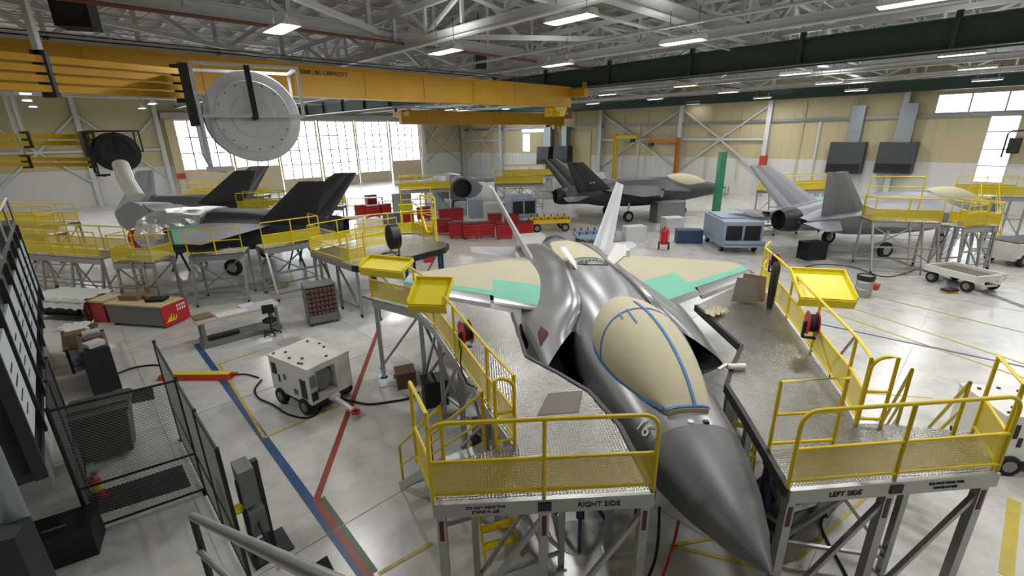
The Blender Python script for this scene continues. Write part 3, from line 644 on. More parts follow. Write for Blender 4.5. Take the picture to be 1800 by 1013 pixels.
LS = main_stand('yellow-railed work stand lettered LEFT SIDE on its front beam', 1, LD, ((.63, .8), (3.4, .86)), [(2.42, 1.95), (2.75, 2.62), (3.33, 4.2), (3.95, 5.9), (4.35, 7.0), (4.75, 8.3)],
    [(.63, .8), (.95, 2.3), (1.12, 3.2), (1.62, 3.9), (2.18, 4.6), (2.3, 6.95)], 'LEFT SIDE', .72, [(((3.4, .9), (3.88, 1.6)), 1.2, True, False), (((2.42, 1.93), (2.75, 1.88)), 1.1, False, True), (((.82, 1.5), (1.72, 1.5)), 1.05, False, False), (((4.75, 8.3), (5.25, 8.9)), 1.1, False, False)], ((3.3, 1.75), (5.0, 3.6)), 2.05)
def under(S, sx, pts):                              # extra posts, cross ties and a yellow rolling ladder under the deck
    legs(S, pts, ZD-.06, .09)
    for p, q in zip(pts, pts[1:]): braces(S, [((p[0], p[1], ZD-.2), (q[0], q[1], .35)), ((p[0], p[1], .35), (q[0], q[1], ZD-.2)), ((p[0], p[1], .3), (q[0], q[1], .3))], .05)
under(RS, -1, [(-3.2, 1.6), (-1.9, 2.0), (-2.3, 3.4), (-3.0, 4.6), (-3.6, 6.2), (-4.6, 7.6)]); under(LS, 1, [(3.0, 1.5), (1.6, 1.9), (2.2, 3.2), (2.9, 4.6), (3.4, 6.2), (4.0, 7.6)])
for (x, y, a, lab) in ((-2.9, 2.5, .25, 'yellow rolling ladder parked under the RIGHT SIDE stand deck'), (2.0, 3.9, -.5, 'yellow rolling ladder parked under the LEFT SIDE stand deck')):
    T = thing('rolling_ladder', lab, 'ladder', (x, y, 0), a)
    for s in (-.28, .28): m = MB(); m.tube([(s, -.35, .04), (s, .3, 1.15), (s, .35, 1.85)], .022, 8); m.build('side_rail', 'rail_yellow', T)
    for k in range(1, 5): m = MB(); m.box((0, -.35+.65*k/5, .04+1.11*k/5), (.56, .14, .025)); m.build('step', 'rail_yellow', T)
    m = MB(); m.tube([(-.28, .35, .04), (-.28, .32, 1.15), (.28, .32, 1.15), (.28, .35, .04)], .022, 8); m.cyl((-.28, .35, .3), (.28, .35, .3), .02, 8); m.build('rear_frame', 'rail_yellow', T)
# trays, hose reels, papers and boards on the stands
def tray(p, rz, label, tilt=.5, size=(.85, .7)):
    T = MB(); a, b = size; R = Matrix.Rotation(tilt, 3, 'X')
    for c, q in (((0, 0, 0), (a, b, .02)), ((a/2, 0, .04), (.02, b, .1)), ((-a/2, 0, .04), (.02, b, .1)), ((0, b/2, .04), (a, .02, .1)), ((0, -b/2, .0), (a, .02, .04)), ((0, -b/2-.03, -.1), (a, .02, .2))): T.box(R @ Vector(c), q, 0, 0, R)
    return tag(T.build('tool_tray', 'pad_yellow', None, p, rz), label, 'tray')
tray((-4.02, 5.45, 3.52), math.radians(-12), 'yellow sheet metal tray on the RIGHT SIDE stand rail, above the red reel', .45, (.78, .72))
tray((-5.35, 7.8, 3.5), math.radians(-25), 'yellow tray at the far end of the RIGHT SIDE stand rail', .3, (1.3, .5))
tray((4.2, 5.35, 3.38), math.radians(-18), 'wide yellow tray hung outside the LEFT SIDE stand rail', .4, (1.05, .9))
REEL = None
def hose_reel(p, rz, label):
    global REEL
    if REEL is None:
        REEL = thing('hose_reel', label, 'hose reel', p, rz)
        for x in (-.09, .07): m = MB(); m.lathe((x, 0, 0), [(0, 0), (.22, 0), (.23, .01), (.22, .02), (0, .02)], 'X', 24); m.build('flange', 'tool_red', REEL)
        m = MB(); m.lathe((-.075, 0, 0), [(.15, 0), (.17, .04), (.17, .11), (.15, .15)], 'X', 20); m.build('coiled_hose', 'rubber', REEL)
        m = MB(); m.bar((-.11, 0, 0), (.1, 0, 0), .05); m.bar((-.12, 0, .0), (-.12, 0, -.3), .04, .08); m.bar((-.12, 0, -.3), (.1, 0, -.3), .08, .03); m.build('bracket', 'dark_steel', REEL)
        return REEL
    return dup(REEL, p, rz, label)
hose_reel((-3.32, 4.42, 3.05), math.radians(20), 'red hose reel on the RIGHT SIDE stand rail below the yellow tray')
hose_reel((4.62, 7.6, 3.3), math.radians(-40), 'red hose reel at the far end of the LEFT SIDE stand rail')
hose_reel((3.2, 4.15, 3.05), math.radians(-25), 'red hose reel on the LEFT SIDE stand rail below the yellow tray')
m = MB(); m.tube([(-3.4, 4.3, 2.85), (-3.43, 4.1, 2.6), (-3.4, 3.9, 2.5), (-3.3, 3.6, 2.43), (-3.15, 3.5, 2.415)], .014, 6); tag(m.build('air_hose', 'rubber'), 'black air hose hanging from the reel on the RIGHT SIDE stand', 'hose')
m = MB(); m.tube([(3.28, 4.0, 2.85), (3.38, 3.7, 2.3), (3.36, 3.62, 1.7), (3.3, 3.5, .9), (3.4, 3.4, .02), (3.8, 3.7, .02)], .014, 6); tag(m.build('air_hose', 'rubber'), 'black air hose hanging from the reel on the LEFT SIDE stand', 'hose')
p = at(1262, 552, 2.42); m = MB(); n = 9
def crum(i, j): return (i*.075-.3+rnd.uniform(-.02, .02), j*.05-.2+rnd.uniform(-.02, .02)+i*.02, abs(math.sin(i*1.7)*.07+math.cos(j*2.1+i)*.05)+.01)
g = [[crum(i, j) for j in range(8)] for i in range(n)]; vs = [v for r in g for v in r]
m.add(vs, [(i*8+j, (i+1)*8+j, (i+1)*8+j+1, i*8+j+1) for i in range(n-1) for j in range(7)], 0, False)
tag(m.build('crumpled_paper', 'paper_tan', None, p, .3), 'crumpled tan masking paper lying on the LEFT SIDE stand deck', 'paper')
p = at(1328, 540, 2.4); m = MB()
m.plate([(-.3, 0, 0), (.28, .0, 0), (.26, .16, .62), (-.26, .16, .66)], .03); b1 = m.build('floor_mat', 'cardboard', None, p+Vector((.1, .35, .03)), -.5); tag(b1, 'brown stiff mat leaning by the LEFT SIDE stand rail end', 'mat')
m = MB(); m.plate([(-.3, 0, 0), (.28, 0, 0), (.3, .2, .6), (-.22, .2, .58)], .03); tag(m.build('floor_mat', 'grime', None, p+Vector((-.15, .25, .03)), -.45), 'dark brown mat leaning in front of the brown one by the rail', 'mat')
m = MB(); P_ = [(3.95, 6.55, ZD+.02), (3.98, 6.6, ZD+.5), (4.02, 6.65, ZD+1.0), (4.04, 6.7, ZD+1.12)]; m.tube(P_, [.07, .09, .1, .06], 10); tag(m.build('coverall', 'black'), 'black work garment hanging on the LEFT SIDE stand rail', 'clothing')
p = at(1280, 650, 2.41); m = MB(); m.cyl((0, 0, .06), (.3, .05, .06), .055, 14); m.cyl((-.02, 0, .06), (0, 0, .06), .06, 14); m.bar((-.2, -.1, .04), (0, .05, .08), .05); tag(m.build('paper_tube', 'cart_white', None, p, -.2), 'white rolled tube lying by the left intake on the LEFT SIDE stand', 'tube')
m = MB(); m.plate([(-2.2, 2.6, ZD+.004), (-1.55, 2.62, ZD+.004), (-1.35, 3.25, ZD+.004), (-1.95, 3.2, ZD+.004)], .006); tag(m.build('rubber_mat', 'grime'), 'dark grey rubber mat on the RIGHT SIDE stand deck by the nose', 'mat')
# ================================================================== CRANES, REELS, WALL EQUIPMENT
def hitb(px, py, b): d = ray(px, py); n = BX; t = (b-CAM.dot(n))/d.dot(n); return CAM+d*t
def hita(px, py, a): d = ray(px, py); n = AX; t = (a-CAM.dot(n))/d.dot(n); return CAM+d*t
def depth(px, py, d): return CAM+ray(px, py)*d
def crane(label, a, b0, b1, z0, z1, grp=None):     # local x along b
    T = thing('bridge_crane', label, 'crane', rw(a, b0, 0), ROOM, grp); L = b1-b0; h = z1-z0
    m = MB(); m.bx(0, L, -.3, .3, z0, z1); m.bx(0, L, -.38, .38, z1-.04, z1+.05); m.bx(0, L, -.36, .36, z0-.05, z0)
    for k in range(1, int(L/3)): m.bx(k*3-.03, k*3+.03, -.33, -.3, z0, z1)
    m.build('girder', 'crane_yellow', T)
    for x in (L, .3):
        m = MB(); m.bx(x-.2, x+.2, -1.5, 1.5, z1-.55, z1-.1); m.bar((x, -1.3, z1-.2), (x-.0, -1.3, z1+.25), .2); m.bar((x, 1.3, z1-.2), (x, 1.3, z1+.25), .2); e = m.build('end_truck', 'crane_yellow', T)
        for y in (-1.2, 1.2): m = MB(); m.lathe((x-.08, y, z1+.1), [(0, 0), (.16, 0), (.16, .16), (0, .16)], 'X', 14); m.build('truck_wheel', 'dark_steel', e)
    t = MB(); x = L-1.1; t.bx(x-.5, x+.5, -.45, .45, z0-.3, z0-.06); t.bx(x-.35, x+.1, -.6, .6, z0-.6, z0-.3); t.cyl((x+.15, -.5, z0-.42), (x+.15, .5, z0-.42), .17, 12); t.bx(x-.8, x-.5, -.2, .2, z0-.55, z0-.1); tr = t.build('hoist_trolley', 'yellow', T)
    t = MB(); t.cyl((x, 0, z0-.6), (x, 0, z0-1.0), .02, 6); t.tube([(x, 0, z0-1.0), (x, 0, z0-1.1), (x+.08, 0, z0-1.18), (x+.1, 0, z0-1.28), (x, 0, z0-1.35), (x-.09, 0, z0-1.28)], .03, 6); t.build('hook', 'dark_steel', tr)
    for y in (-.4, .4): m = MB(); m.tube([(.5, y, z1+.3), (L*.5, y, z1+.26), (L-.5, y, z1+.3)], .02, 6); m.build('festoon_cable', 'black', T)
    return T
CR = crane('long yellow bridge crane nearest overhead, marked 2000 LBS CAPACITY', 19.3, -12.0, 19.9, 8.12, 9.2)
p = hita(571, 129, 19.3-.36); q = Matrix.Rotation(-ROOM, 4, 'Z') @ (p-rw(19.3, -12.0, 0))
lettering('2000 LBS CAPACITY', .225, 'sign_lettering', 'text_black', CR, (q.x, -.335, q.z), (PI/2, 0, 0))
crane('shorter yellow bridge crane farther back, in front of the far corner', 42.0, 21.6, 46.6, 7.7, 8.95)
def reel(label, p, rz, sc=1., dark=False):
    T = thing('cable_reel', label, 'reel', p, rz); T.scale = (sc, sc, sc); g = 'dark_steel' if dark else 'reel_grey'
    m = MB(); m.lathe((0, .0, 0), [(0, -.02), (.22, -.02), (.24, 0), (.5, -.01), (.52, .012), (.72, 0), (.86, -.01), (.88, .02), (1.1, .05), (1.12, .08), (1.1, .1), (0, .1)], 'Y', 48)
    fl = m.build('flange', g, T)
    for k in range(16): t = 2*PI*k/16; m = MB(); m.cyl((.8*math.cos(t), .02, .8*math.sin(t)), (.8*math.cos(t), -.025, .8*math.sin(t)), .018, 6); m.build('bolt', 'dark_steel', fl)
    m = MB(); m.lathe((0, 1.0, 0), [(0, 0), (1.12, 0), (1.12, .06), (0, .06)], 'Y', 48); m.build('flange', 'dark_steel', T)
    m = MB(); m.lathe((0, .1, 0), [(.98, 0)]+[(.98+(.03 if k % 2 else 0), .06*k) for k in range(15)]+[(.98, .9)], 'Y', 40); m.build('coiled_hose', 'rubber', T)
    s, f0, f1 = 1.17, -.18, 1.25; m = MB(); B_ = lambda a, b, w_=.07: m.bar(a, b, w_)
    for y in (f0, f1):
        B_((-s, y, 1.2), (s, y, 1.2)); B_((-s, y, 1.2), (-s, y, -1.15)); B_((s, y, 1.2), (s, y, .02)); B_((-s, y, .02), (s, y, .02))
    for x, z in ((-s, 1.2), (s, 1.2), (-s, -1.15), (s, .02)): B_((x, f0, z), (x, f1, z))
    m.build('frame', g, T)
    m = MB(); m.bar((.0, f0-.02, 1.2), (.02, f0-.02, -.05), .13, .05); m.bar((.02, f0, -.0), (.0, 0, -.02), .1); m.cyl((0, f0-.05, -.02), (0, .05, -.02), .07, 12); m.build('axle_arm', 'black', T)
    m = MB(); m.bx(-s-.25, -s-.05, f0+.1, f1, -.2, 1.2); m.build('motor_housing', 'dark_steel', T)
    m = MB(); m.tube([(-s-.1, f0+.2, -.2), (-s-.1, f0+.15, -.9), (-s+.0, f0+.1, -1.25), (-s+.3, f0+.1, -1.3)], .05, 8); m.bx(-s-.12, -s+.5, f0, f0+.5, -1.3, -1.2); m.build('hose_guide', g, T)
    return T
RP = depth(447, 206, 12); reel('big pale grey cable reel in a square frame hanging before the bright windows', RP, math.radians(29))
R2 = depth(208, 268, 25.5); reel('smaller cable reel, coloured dark as if backlit, hanging over the foil-covered aircraft', R2, math.radians(44), .93, True)  # dark steel puts this reel's backlit look into its colour
def boom(label, p, q, n, h, drop, wd=.22):          # n tubes one above another; q is the end at the reel
    p, q = Vector(p), Vector(q); T = thing('reel_boom', label, 'boom', q, 0); d = p-q
    for k in range(n): z = h*(.5-(k+.5)/n); m = MB(); m.bar((0, 0, z), d+Vector((0, 0, z)), wd, h/n*.72); m.build('beam', 'crane_yellow' if n > 3 else 'yellow', T)
    for t in (.02, .5): c = d*t; m = MB(); m.bar(c+Vector((0, 0, h*.6)), c-Vector((0, 0, h*.6)), wd*1.35, .12); m.build('clamp', 'dark_steel', T)
    for t in (.5, .98): m = MB(); m.bar(d*t+Vector((0, 0, h*.5)), d*t+Vector((0, 0, drop)), .12); m.build('hanger', 'truss', T)
    return T
e = depth(325, 148, 12.3); s_ = depth(0, 125, 9.4); boom('yellow boom of four stacked beams carrying the big pale grey reel', s_+(s_-e)*.6, e, 4, .78, 2.5)
for y0, y1, k in ((246, 246, 'upper'), (284, 285, 'lower')):
    e = depth(166, y1, 26); s_ = depth(0, y0, 22.5); boom('%s yellow double beam holding the smaller dark reel' % k, s_+(s_-e)*.5, e, 2, .68 if k == 'upper' else .55, 4.2 if k == 'upper' else 5.2, .3)
m = MB(); hp = [depth(212, 290, 25.0), depth(222, 318, 24.6), depth(240, 347, 24.6)]
m.tube(hp, [.38, .38, .38], 18); tag(m.build('exhaust_hose', 'cart_white'), 'wide white hose running from the smaller reel down to the foil-covered aircraft', 'hose')
# ---- heaters with ducts on the right wall
def heater(px0, px1, py0, py1, pd0, pd1, label, top=8.4, grp=None):
    a, b = hitb(px0, py0, 47.2), hitb(px1, py1, 47.2); c = (a+b)/2; wd = abs((b-a).dot(AX)); z0, z1 = min(a.z, b.z), max(a.z, b.z)
    T = thing('wall_heater', label, 'heater', (c.x, c.y, 0), ROOM-PI/2)     # local x along -a, y towards the wall
    m = MB(); m.add([(-wd/2, -.55, z0), (wd/2, -.55, z0), (wd/2, .7, z0), (-wd/2, .7, z0), (-wd/2, -.35, z1), (wd/2, -.35, z1), (wd/2, .7, z1), (-wd/2, .7, z1)], ((0,3,2,1),(4,5,6,7),(0,1,5,4),(1,2,6,5),(2,3,7,6),(3,0,4,7))); m.build('casing', 'heater', T)
    m = MB()
    for k in range(6): z = z0+.12+(z1-z0)*.3*k/6; m.bx(-wd/2+.1, wd/2-.1, -.6, -.53, z, z+.05)
    m.build('grille', 'black', T)
    d0, d1 = hitb(pd0, py0, 47.2), hitb(pd1, py0, 47.2); dc = ((d0+d1)/2-c).dot(-AX); dw = abs((d1-d0).dot(AX))
    m = MB(); m.bx(dc-dw/2, dc+dw/2, -.1, .6, z1, top); m.bx(dc-dw/2-.04, dc+dw/2+.04, -.14, .62, z1+.9, z1+.96); m.build('duct', 'duct', T); return T
heater(1462, 1512, 250, 306, 1487, 1510, 'dark grey wall heater with duct, nearer the red-painted column')
heater(1548, 1602, 250, 306, 1572, 1600, 'dark grey wall heater with duct, next to the tall bright window')
heater(947, 967, 258, 290, 957, 968, 'dark wall heater with duct in the far corner, beside the small far window', 7.4)
heater(976, 1000, 257, 290, 988, 996, 'dark wall heater with duct in the far corner, right above the dark fin', 7.4)
c = hitb(1783, 255, 47.0); m = MB(); T = thing('unit_heater', 'dark unit heater on a looped bracket beside the tall window', 'heater', c, ROOM-PI/2)
m.bx(-.35, .35, -.4, .3, -.6, .5); m.build('casing', 'black', T); m = MB(); m.tube([(-.5, 0, -.9), (-.5, 0, .8), (-.3, 0, 1.0), (.5, 0, 1.0), (.6, 0, .8), (.6, .9, .8)], .06, 8); m.build('bracket', 'dark_steel', T)
# jib cranes and posts along the wall
def jib(px, pyt, pyb, arm, mt, label, b=47.05):
    f = hitb(px, pyt, b); T = thing('jib_crane', label, 'crane', (f.x, f.y, 0), ROOM+PI/2); z = f.z
    m = MB(); hcol(m, 0, 0, 0, z, .35); m.build('post', mt, T); m = MB(); m.bx(0 if arm > 0 else arm, arm if arm > 0 else 0, -.12, .12, z-.55, z-.15); m.build('arm', mt, T)
    m = MB(); x = arm*.8; m.bx(x-.25, x+.25, -.2, .2, z-.95, z-.55); m.cyl((x, 0, z-.95), (x, 0, z-2.2), .015, 6); m.build('hoist', 'dark_steel', T)
jib(1083, 236, 310, -3.0, 'yellow', 'yellow jib crane standing against the wall behind the dark jet'); jib(1193, 242, 300, 4.2, 'orange', 'orange jib crane standing against the wall behind the dark jet')
g = at(1256, 392); T = thing('bollard_post', 'tall green post with a red foot beyond the dark jet nose', 'post', g); m = MB(); m.bx(-.22, .22, -.22, .22, .3, 5.1); m.build('upper_post', 'green_paint', T); m = MB(); m.bx(-.4, .4, -.4, .4, 0, .3); m.build('foot', 'red_paint', T)
m = MB(); m.bx(B1-.56, B1-.03, 16.1, 16.7, 2.35, 4.05); trim(m, 'red_paint')
m = MB(); m.bx(A0*0+DB0-.75, DB0-.0, A1-.62, A1-.52, 2.4, 8.7); trim(m, 'tan_wall'); m = MB(); m.bx(DB0-.8, DB0+.05, A1-.7, A1-.62, 2.3, 2.9); trim(m, 'red_paint')
def bench(label, p, rz, L=2.4, W_=.8, h=.9, top='bench_top', leg='grey_steel', shelf=True, grp=None, name='workbench'):
    T = thing(name, label, 'workbench', p, rz, grp)
    m = MB(); m.bx(-L/2, L/2, -W_/2, W_/2, h-.05, h); m.build('top', top, T)
    for x in (-1, 1):
        for y in (-1, 1): m = MB(); m.bx(x*(L/2-.08)-.035, x*(L/2-.08)+.035, y*(W_/2-.07)-.035, y*(W_/2-.07)+.035, 0, h-.05); m.build('leg', leg, T)
    if shelf: m = MB(); m.bx(-L/2+.05, L/2-.05, -W_/2+.05, W_/2-.05, .2, .24); m.build('shelf', leg, T)
    return T
def crate(label, p, rz, s, mt='cardboard', cat='box', name='box', lidm=None):
    T = thing(name, label, cat, p, rz); m = MB(); m.bx(-s[0]/2, s[0]/2, -s[1]/2, s[1]/2, 0, s[2]); m.build('body', mt, T)
    m = MB(); m.bx(-s[0]/2-.01, s[0]/2+.01, -s[1]/2-.01, s[1]/2+.01, s[2]-.06, s[2]+.015); m.build('lid', lidm or mt, T); return T
wb = [(34.5, 'grey workbench along the wall near the yellow jib crane'), (29.5, 'grey workbench along the wall between the two jib cranes'), (21, 'grey workbench along the wall left of the red-painted column'), (10.5, 'grey workbench along the wall under the first dark heater')]
for a, lab in wb: bench(lab, rw(a, B1-2.0), ROOM+PI/2, 4.2, .9, 1.0, 'truss', 'grey_steel')
crate('white carton standing on the workbench near the yellow jib crane', rw(34.9, B1-2.0, 1.0), ROOM, (1.2, 1.8, .8), 'white_paint')
for px, py, sz, lab in ((843, 108, .7, 'small black unit heater hung from the roof near the crane'), (130, 14, 1.05, 'big black unit heater hung from the roof at the top left')):
    c = at(px, py, 10.1); T = thing('ceiling_heater', lab, 'heater', c, .3); m = MB(); m.bx(-sz*.4, sz*.4, -sz*.35, sz*.35, -sz*.5, sz*.4); m.build('casing', 'black', T); m = MB(); m.lathe((0, -sz*.36, 0), [(0, -.02), (sz*.3, -.02), (sz*.32, .02), (0, .04)], 'Y', 20); m.build('fan_grille', 'dark_steel', T); m = MB(); m.bar((0, 0, sz*.4), (0, 0, 2.2), .05); m.build('hanger', 'dark_steel', T)
# ================================================================== THE OTHER AIRCRAFT
dk = ('skin_dark', 'skin_dark', 'skin_dark')
FJ, FB = jet('dark grey fighter jet parked side-on before the far wall, tan cover on canopy', (17.6, 34.7), math.radians(101.4), 'skin_dark', 'skin_dark', 'skin_dark', 'skin_mid', dk, 'paper_tan')
for k, tx in enumerate(('LF', '06')): lettering(tx, .5, 'tail_lettering', 'text_white', FJ, (-1.75+.0*k, 13.0, 3.75-.55*k), (math.radians(90-20), 0, math.radians(-90)))
jet('mid grey fighter jet with two upright fins, parked behind the silver stands by the heaters', (27.7, 22.0), math.radians(98.5), 'skin_mid', 'skin_mid', 'skin_mid', 'skin_mid', ('skin_mid', 'primer_teal', 'primer_teal'), 'paper_tan', wings=(1,))
FO, OB = jet('unfinished aircraft with silver foil wrapped front, red intake plug and two big dark fins', (-25.3, 21.9), math.radians(-92), 'skin_dark', 'skin_dark', 'skin_dark', 'skin_mid', ('skin_dark', 'primer_teal', 'skin_mid'), None, y0=5.6)
for s in (-1, 1): m = MB(); m.lathe((s*1.45, 5.62, 1.95), [(0, -.35), (.5, -.35), (.55, -.2), (.55, .1), (0, .1)], 'Y', 18); OB(m, 'intake_plug', 'tool_red' if s > 0 else 'black')
m = MB(); rg = []
for k in range(9):
    y = 5.7+.36*k; w_, zt_ = 2.16-.03*abs(k-3), body_top(0, y)+.06; rg.append([Vector((w_*math.copysign(abs(math.sin(t))**.8, math.sin(t))+.03*math.sin(9*t+k*2), y, 2.0+(zt_-2.0)*math.copysign(abs(math.cos(t))**.9, math.cos(t)) if math.cos(t) > 0 else 2.0+.75*math.cos(t))) for t in [2*PI*q/32 for q in range(32)]])
rg = [[p+Vector((rnd.uniform(-.035, .035), rnd.uniform(-.05, .05), rnd.uniform(-.035, .035))) for p in r] for r in rg]
m.loft(rg, 0, False, False, True); OB(m, 'foil_sheet', 'foil')
jet('partly built aircraft showing one grey fin, left of the foil wrapped one', (-27.5, 15.5), math.radians(-17.5), 'skin_mid', 'skin_mid', 'skin_mid', 'skin_mid', dk, None, y0=11.3, fins=(-1,), wings=(), stabs=(-1,))
jet('dark aircraft tail farthest left, two fins showing under the big reel', (-32.9, 27.2), math.radians(-76), 'skin_dark', 'skin_dark', 'skin_dark', 'skin_dark', dk, None, wings=(), stabs=(), y0=8.5)
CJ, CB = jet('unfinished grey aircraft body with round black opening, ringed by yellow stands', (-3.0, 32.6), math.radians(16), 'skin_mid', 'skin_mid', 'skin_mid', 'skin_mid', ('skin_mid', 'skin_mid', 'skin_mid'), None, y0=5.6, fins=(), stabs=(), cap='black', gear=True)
m = MB(); yk = [7.2+.35*i for i in range(12)]; m.loft([[Vector((x, y, body_top(x, y)+.03+.03*math.sin(x*7+y*5))) for x in [-.9+1.8*j/12 for j in range(13)]] for y in yk], 0, True, False, False, False); CB(m, 'foil_sheet', 'foil')
# support jacks of the two unfinished bodies
def trestle(p, rz, h, label):
    T = thing('support_trestle', label, 'trestle', p, rz)
    m = MB(); m.bx(-.7, .7, -.12, .12, h-.12, h); m.build('saddle', 'blue_steel', T)
    for x in (-1, 1):
        for y in (-1, 1): m = MB(); m.bar((x*.6, y*.08, h-.1), (x*.75, y*.45, 0), .08); m.build('leg', 'blue_steel', T)
for (bx_, by_, th, nm) in ((-25.3, 21.9, -92, 'foil wrapped aircraft'), (-27.5, 15.5, -17.5, 'partly built aircraft'), (-3.0, 32.6, 16, 'grey body with the round opening')):
    for yy, w_ in ((6.6, 'front'), (12.6, 'rear')) if bx_ != -27.5 else ((12.0, 'front'), (14.0, 'rear')):
        t = math.radians(th); trestle((bx_-math.sin(t)*yy, by_+math.cos(t)*yy, 0), t, 1.02 if w_ == 'front' else 1.2, 'blue trestle under the %s end of the %s' % (w_, nm))
# ================================================================== SMALLER PLATFORMS (local: x along the deck, y away)
def platform(label, p, rz, L, W_, h, rails='lrb', stair=None, splay=.35, legm='alu', upper=None, mesh=True, hr=1.07, dm='tread', caster=True, grp=None, ladder=None):
    T = thing('access_platform', label, 'work stand', (p[0], p[1], 0), rz, grp)
    m = MB(); m.bx(-L/2, L/2, -W_/2, W_/2, h-.06, h); m.build('deck', dm, T)
    for y in (-1, 1): m = MB(); m.bx(-L/2, L/2, y*W_/2-.03, y*W_/2+.03, h-.26, h-.06); m.build('edge_beam', legm, T)
    n = max(1, round(L/1.9)); xs = [-L/2+.06+(L-.12)*k/n for k in range(n+1)]
    for x in xs:
        for y in (-1, 1):
            sp = splay if y < 0 else 0; m = MB(); m.bar((x, y*(W_/2-.05)+y*sp, .14 if caster else .02), (x, y*(W_/2-.05), h-.06), .085); m.box((x, y*(W_/2-.05)+y*sp, .14 if caster else .015), (.14, .14, .03)); l = m.build('leg', legm, T)
            if caster: m = MB(); wheel(m, (x, y*(W_/2-.05)+y*sp, .07), .07, .05); m.build('caster', ['rubber', 'dark_steel'], l)
    for x0, x1 in zip(xs, xs[1:]):
        y = -W_/2+.05; 
        for a, b in (((x0, y, h-.2), (x1, y-splay*.8, .4)), ((x1, W_/2-.05, h-.2), (x0, W_/2-.05, .4))): m = MB(); m.bar(a, b, .05); m.build('brace', legm, T)
    for y, s in ((-W_/2+.05-splay*.85, .3), (W_/2-.05, .3), (-W_/2+.05-splay*.4, h*.5)): m = MB(); m.bar((xs[0], y, s), (xs[-1], y, s), .07); m.build('rail_tie', legm, T)
    c = {'f': ((-L/2, -W_/2), (L/2, -W_/2)), 'b': ((-L/2, W_/2), (L/2, W_/2)), 'l': ((-L/2, -W_/2), (-L/2, W_/2)), 'r': ((L/2, -W_/2), (L/2, W_/2))}
    for k in rails: rail(T, [(q[0]*.985, q[1]*.97) for q in c[k]], h, hr, 1.3, r=.028, mesh=mesh)
    if upper:                                        # a taller guard frame over one side
        x0, x1, y, hh = upper; m = MB()
        m.tube(arc_path((x0, y, h), (x1, y, h), hh, .1), .03, 8); m.cyl((x0, y, h+hh*.75), (x1, y, h+hh*.75), .026, 8); m.cyl((x0, y, h+hh*.5), (x1, y, h+hh*.5), .026, 8); m.build('guard_frame', 'rail_yellow', T)
    if stair: ladder_stair(T, stair[0], stair[1], h, .75, 9)
    if ladder is not None:
        x = ladder
        for g in (-.25, .25): m = MB(); m.bar((x+g, -W_/2-splay, .05), (x+g, -W_/2-.05, h), .05); m.build('ladder_rail', legm, T)
        for k in range(1, 8): t = k/8; y = -W_/2-splay+(splay-.05)*t; m = MB(); m.cyl((x-.25, y, .05+(h-.05)*t), (x+.25, y, .05+(h-.05)*t), .02, 6); m.build('rung', legm, T)
    return T
R = math.radians
platform('long yellow-railed platform with stairs, before the partly built aircraft', (-21.6, 17.6), R(-19), 7.0, 1.2, 2.0, 'fb', ((-3.0, -.7), (-.6, -3.4)))
platform('short yellow-railed platform in front of the red intake plug', (-16.6, 15.6), R(-8), 1.7, 1.1, 2.0, 'flr', None, .1, ladder=.2)
platform('silver-legged platform under the teal wing panel', (-14.0, 16.3), R(14), 2.0, 1.1, 2.05, 'f', None, .5, mesh=False)
platform('yellow-railed platform on splayed silver legs beside the big dark fins', (-11.4, 17.0), R(40), 2.4, 1.1, 2.2, 'fr', None, .6)
platform('far yellow-railed platform against the left wall braces', (-31.0, 25.5), R(-12), 9, 1.3, 2.1, 'fbl')
platform('yellow-railed platform between the partly built aircraft and left wall', (-27.5, 22.0), R(-14), 6, 1.2, 2.1, 'fr')
platform('yellow-railed platform below the farthest dark fins', (-15.3, 28.2), R(6), 6.5, 1.2, 2.2, 'fbr')
platform('yellow platform behind the farthest dark fins under the windows', (-23.5, 36.0), R(-3), 6.5, 1.3, 2.2, 'fb')
platform('yellow-railed platform left of the round black opening', (-7.6, 36.6), R(4), 4.2, 1.4, 2.3, 'fblr')
platform('yellow-railed platform right of the round black opening', (.6, 39.3), R(-6), 4.4, 1.4, 2.3, 'fblr')
platform('yellow platform between the round black opening and the dark fins', (3.0, 46.0), R(2), 7, 1.4, 2.4, 'fb')
platform('tall yellow access tower beyond the deck with the black fan', (-6.5, 22.5), R(8), 1.8, 1.3, 1.5, 'lrf', None, .1, upper=(-.8, .8, -.6, 2.4))
# right-hand group
platform('silver stand with tall double guard frame beside the mid grey fins', (17.0, 17.2), R(-20), 2.7, 1.3, 2.35, 'fl', None, .9, upper=(-1.3, .9, .55, 1.95), ladder=.4)
platform('small silver stand with yellow cage joined to the taller one', (18.95, 16.05), R(12), 1.35, 1.1, 2.25, 'fr', None, .25, upper=(-.6, .6, -.5, 1.25))
platform('narrow stand with yellow mesh cage beside the yellow stairs', (20.4, 16.8), R(6), 1.35, 1.2, 2.1, 'flr', None, .15, ladder=.1)
platform('yellow platform with stairs at the right edge, behind the white tractor', (27.4, 22.4), R(-20), 3.0, 1.4, 2.6, 'fb', ((-.6, -.7), (-1.6, -3.9)), .05)
platform('low grey platform beside the fins and the blue-grey cooling unit', (16.6, 25.9), R(10), 5.5, 1.8, 1.3, '', None, .1, mesh=False)
platform('yellow platform behind the mid grey fins', (21.0, 30.5), R(8), 6.0, 1.3, 2.2, 'fb')
